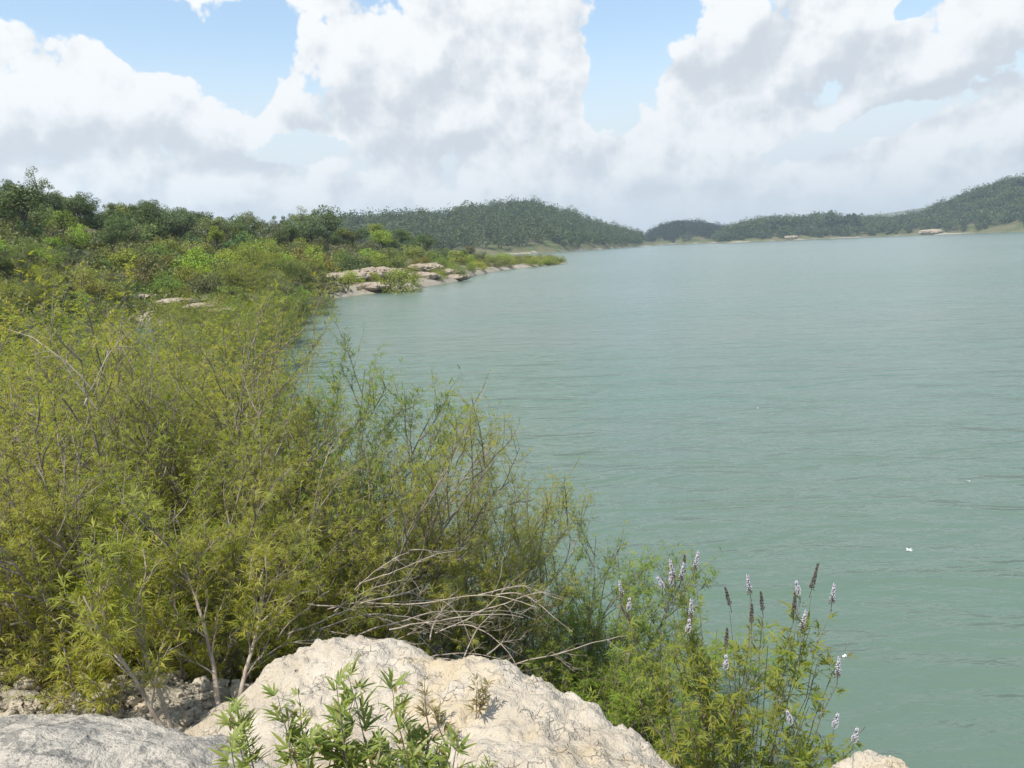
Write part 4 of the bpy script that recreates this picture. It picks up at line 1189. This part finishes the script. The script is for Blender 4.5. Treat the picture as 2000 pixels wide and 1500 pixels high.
def dead_branch(seed, P0, d, L, r, label):
    rng = np.random.default_rng(seed)
    P = grow(rng, np.array([P0]), np.array([d], float), [L], 14, up=-0.03, wob=0.10)
    parts = [tubes(P, taper(1, 14, [r], [r * 0.3]), 6)]
    n = 6; t = rng.uniform(0.25, 0.98, n); q, T = sample(P, np.zeros(n, int), t)
    P2 = grow(rng, q, norm(perp(rng, T) * 0.8 + T * 0.9), L * rng.uniform(0.12, 0.35, n), 7, up=-0.02, wob=0.16)
    parts.append(tubes(P2, taper(n, 7, np.full(n, r * 0.4), np.full(n, r * 0.14)), 4))
    i3 = np.repeat(np.arange(n), 3); q3, T3 = sample(P2, i3, rng.uniform(0.2, 1, len(i3)))
    P3 = grow(rng, q3, norm(perp(rng, T3) * 0.9 + T3), L * rng.uniform(0.04, 0.12, len(i3)), 4, up=0, wob=0.2)
    parts.append(tubes(P3, taper(len(i3), 4, np.full(len(i3), r * 0.18), np.full(len(i3), r * 0.08)), 3))
    v, f = join(parts)
    o = obj('dead_branch', mesh_data('dead_branch', v, [f], M_DEAD, True)); tag(o, label, 'branch', 'bleached dead branches tangled in the thicket')


rd = np.random.default_rng(91)
for i, (a, b, dist) in enumerate([((640, 1190), (1060, 1165), 4.6), ((700, 1240), (1050, 1180), 4.5), ((800, 1075), (890, 1050), 5.2), ((620, 1230), (860, 1180), 4.4), ((840, 1250), (850, 1150), 4.5), ((560, 1240), (760, 1160), 4.2),
                                  ((920, 1200), (1060, 1150), 4.8), ((900, 1300), (950, 1200), 4.4), ((1000, 1300), (1180, 1180), 4.8), ((660, 1200), (880, 1130), 4.7), ((540, 1250), (640, 1150), 4.2), ((950, 1280), (1010, 1275), 4.4),
                                  ((700, 1180), (900, 1160), 4.4), ((600, 1180), (820, 1220), 4.5), ((760, 1230), (990, 1240), 4.3), ((20, 1220), (180, 1190), 4.3), ((60, 1260), (230, 1180), 4.2), ((430, 1300), (520, 1230), 4.0), ((480, 1310), (600, 1200), 4.0),
                                  ((180, 760), (30, 620), 5.3), ((190, 800), (110, 650), 5.2), ((165, 790), (200, 640), 5.2), ((860, 930), (975, 800), 6.2), ((560, 830), (690, 690), 7.2), ((600, 760), (620, 660), 7.6)]):
    A = at(*a, dist); B = at(*b, dist + rd.uniform(-0.2, 0.4)); L = float(np.linalg.norm(B - A))
    d = (B - A) / L; d[2] += 0.16
    lab = ('bleached bare branch lying across the foot of the near thicket' if i < 15 else 'grey dead branch on the rubble at the left' if i < 19 else 'bare pale branch poking out of the left part of the thicket' if i < 22 else 'dark bare twig standing against the water')
    dead_branch(400 + i, A, d, L * 1.1, 0.0052 if i < 19 else 0.0045, lab)
for i in range(11):
    A = at(rd.uniform(560, 1060), rd.uniform(1130, 1290), rd.uniform(4.2, 4.9)); q = rd.uniform(0.25, 0.7)
    dead_branch(450 + i, A, (rd.uniform(0.3, 1), rd.uniform(-.3, .4), rd.uniform(0.0, 0.35)), q, 0.0042, 'bleached bare branch lying across the foot of the near thicket')
for i in range(8):
    A = at(rd.uniform(-20, 260), rd.uniform(1230, 1290), rd.uniform(3.9, 4.5))
    dead_branch(480 + i, A, (rd.uniform(-.8, 1), rd.uniform(-.3, .3), rd.uniform(0, .4)), rd.uniform(0.2, 0.5), 0.005, 'grey dead branch on the rubble at the left')


# ------------------------------------------------------------------ small things drifting on the water
for i, (px, py, lab) in enumerate([(1775, 1073, 'white feather drifting on the water, largest of the white specks'), (1480, 797, 'white speck of foam on the water farthest from the bank'), (1892, 939, 'white speck of foam on the water near the right edge'), (1650, 1280, 'small white speck of foam beside the flowering bush')]):
    th, R = on_level(px, py, 0.02); s_ = 0.045 if i == 0 else 0.03
    rr = np.random.default_rng(600 + i); n_ = 14
    B_ = np.zeros((n_, 3)); D_ = norm(rr.normal(0, 1, (n_, 3)) * np.array([1, 1, .35])); N_ = norm(rr.normal(0, .4, (n_, 3)) + np.array([0, 0, 1.0]))
    fv, ff = blades(B_, D_, N_, rr.uniform(0.6, 1.4, n_) * s_, np.full(n_, s_ * 0.2), -0.2)
    tag(obj('feather' if i == 0 else 'foam_fleck', mesh_data('fleck', fv, [ff], M_FLECK), None, (math.sin(R_(th)) * R, math.cos(R_(th)) * R, 0.015)), lab, 'feather' if i == 0 else 'foam')

# ------------------------------------------------------------------ young plants on the outcrop
def sprout(px, py, dist, n, h, leaf, seed, label, mat, spread=0.35, name='young_plant', nodes=7, foot=0.10, rz=0):
    rng = np.random.default_rng(seed)
    p = at(px, py, dist)
    a = rng.uniform(0, 6.283, n); r = rng.uniform(0, foot, n)
    P0 = np.stack([np.cos(a) * r, np.sin(a) * r, np.full(n, -0.03)], -1)
    D = np.stack([np.cos(a) * spread * rng.uniform(0.2, 1, n), np.sin(a) * spread * rng.uniform(0.2, 1, n), np.ones(n)], -1)
    P = grow(rng, P0, D, h * rng.uniform(0.45, 1.05, n), 9, up=0.03, wob=0.06)
    sv, sf = tubes(P, taper(n, 9, np.full(n, 0.0032), np.full(n, 0.001)), 5)
    i = np.repeat(np.arange(n), nodes * 2); t = np.tile(np.repeat(0.22 + 0.78 * (np.arange(nodes) + 0.5) / nodes, 2), n)
    q, T = sample(P, i, t)
    sz = leaf * rng.uniform(0.6, 1.2, len(q)) * (1.1 - 0.4 * t)
    lv, lf = palmate(rng, q, T, sz, 5, 60, 0.085, 0.22, bent=True, upb=0.55)
    e = empty(name, tuple(p)); tag(e, label, 'plant')
    obj('stems', mesh_data('stems', sv, [sf], M_BARK, True), e); obj('foliage', mesh_data('foliage', lv, [lf], mat), e)
    return e


M_SPROUT = leaf_mat('young_plant_leaves', [(0, (0.14, 0.20, 0.035)), (0.5, (0.22, 0.27, 0.05)), (0.9, (0.28, 0.31, 0.08)), (1, (0.20, 0.13, 0.04))], rough=0.45, trans=0.35)
M_DRY = leaf_mat('dry_plant_leaves', [(0, (0.20, 0.18, 0.06)), (0.6, (0.26, 0.22, 0.09)), (1, (0.20, 0.13, 0.06))], trans=0.3)
e = sprout(735, 1530, 2.3, 4, 0.45, 0.09, 501, 'tallest young plant with lance leaves in the middle of the outcrop', M_SPROUT, 0.12, nodes=8)
e = sprout(600, 1540, 2.25, 12, 0.31, 0.07, 502, 'dense leafy young plant at the left foot of the outcrop', M_SPROUT, 0.5, foot=0.2)
e = sprout(790, 1540, 2.25, 9, 0.24, 0.07, 503, 'spreading leafy young plant at the foot of the tallest one', M_SPROUT, 0.5, foot=0.16)
e = sprout(880, 1405, 2.75, 4, 0.22, 0.05, 504, 'small dry brownish plant on the bare outcrop', M_DRY, 0.3)
e = sprout(935, 1505, 2.35, 3, 0.09, 0.035, 505, 'tiny green tuft at the bottom of the outcrop, left of two', M_SPROUT, 0.4, foot=0.03, nodes=4)
e = sprout(870, 1505, 2.35, 3, 0.09, 0.04, 506, 'tiny green tuft at the bottom edge next to the leafy plants', M_SPROUT, 0.4, foot=0.03, nodes=4)
e = sprout(1275, 1500, 2.75, 4, 0.10, 0.04, 507, 'small yellow green tuft at the right edge of the outcrop', M_DRY, 0.5, foot=0.04, nodes=4)


# ------------------------------------------------------------------ rubble
def rubble():
    rng = np.random.default_rng(61)
    n = 2600
    bv, bf = cube_sphere(4)
    x = rng.uniform(-3.6, -0.7, n); y = rng.uniform(2.5, 5.0, n)
    z = land(x, y)
    s = 0.010 + 0.035 * rng.random(n) ** 3.0
    V = np.empty((n, len(bv), 3))
    for i in range(n):
        sc = s[i] * rng.uniform(0.6, 1.3, 3) * np.array([1, 1, 0.75])
        a = rng.uniform(0, 6.283); c, d = math.cos(a), math.sin(a)
        w_ = bv * (1 + 0.28 * rng.uniform(-1, 1, (len(bv), 1))) * sc
        V[i] = np.stack([w_[:, 0] * c - w_[:, 1] * d, w_[:, 0] * d + w_[:, 1] * c, w_[:, 2]], -1) + np.array([x[i], y[i], z[i] + s[i] * 0.25])
    F = (np.arange(n)[:, None, None] * len(bv) + bf[None]).reshape(-1, 4)
    o = obj('rubble', mesh_data('rubble', V.reshape(-1, 3), [F], M_LIME)); tag(o, 'pale limestone rubble between the boulder and the thicket', kind='stuff')


rubble()

# ------------------------------------------------------------------ air
def haze():
    v = [(x, y, z) for z in (-4.0, 190.0) for y in (-600, 4650) for x in (-3200, 3200)]
    f = np.array([[0, 2, 3, 1], [4, 5, 7, 6], [0, 1, 5, 4], [2, 6, 7, 3], [0, 4, 6, 2], [1, 3, 7, 5]])
    m, t, o = new_mat('haze_air')
    pv = t.add('ShaderNodeVolumePrincipled', in_Density=HAZE_DENSITY); pv.inputs['Color'].default_value = (0.80, 0.88, 0.97, 1); pv.inputs['Anisotropy'].default_value = 0.3
    t.link(pv.outputs[0], o.inputs['Volume'])
    tag(obj('haze', mesh_data('haze', v, [f], m)), 'thin summer haze over the lake', kind='stuff')


HAZE_DENSITY = 0.00027
haze()
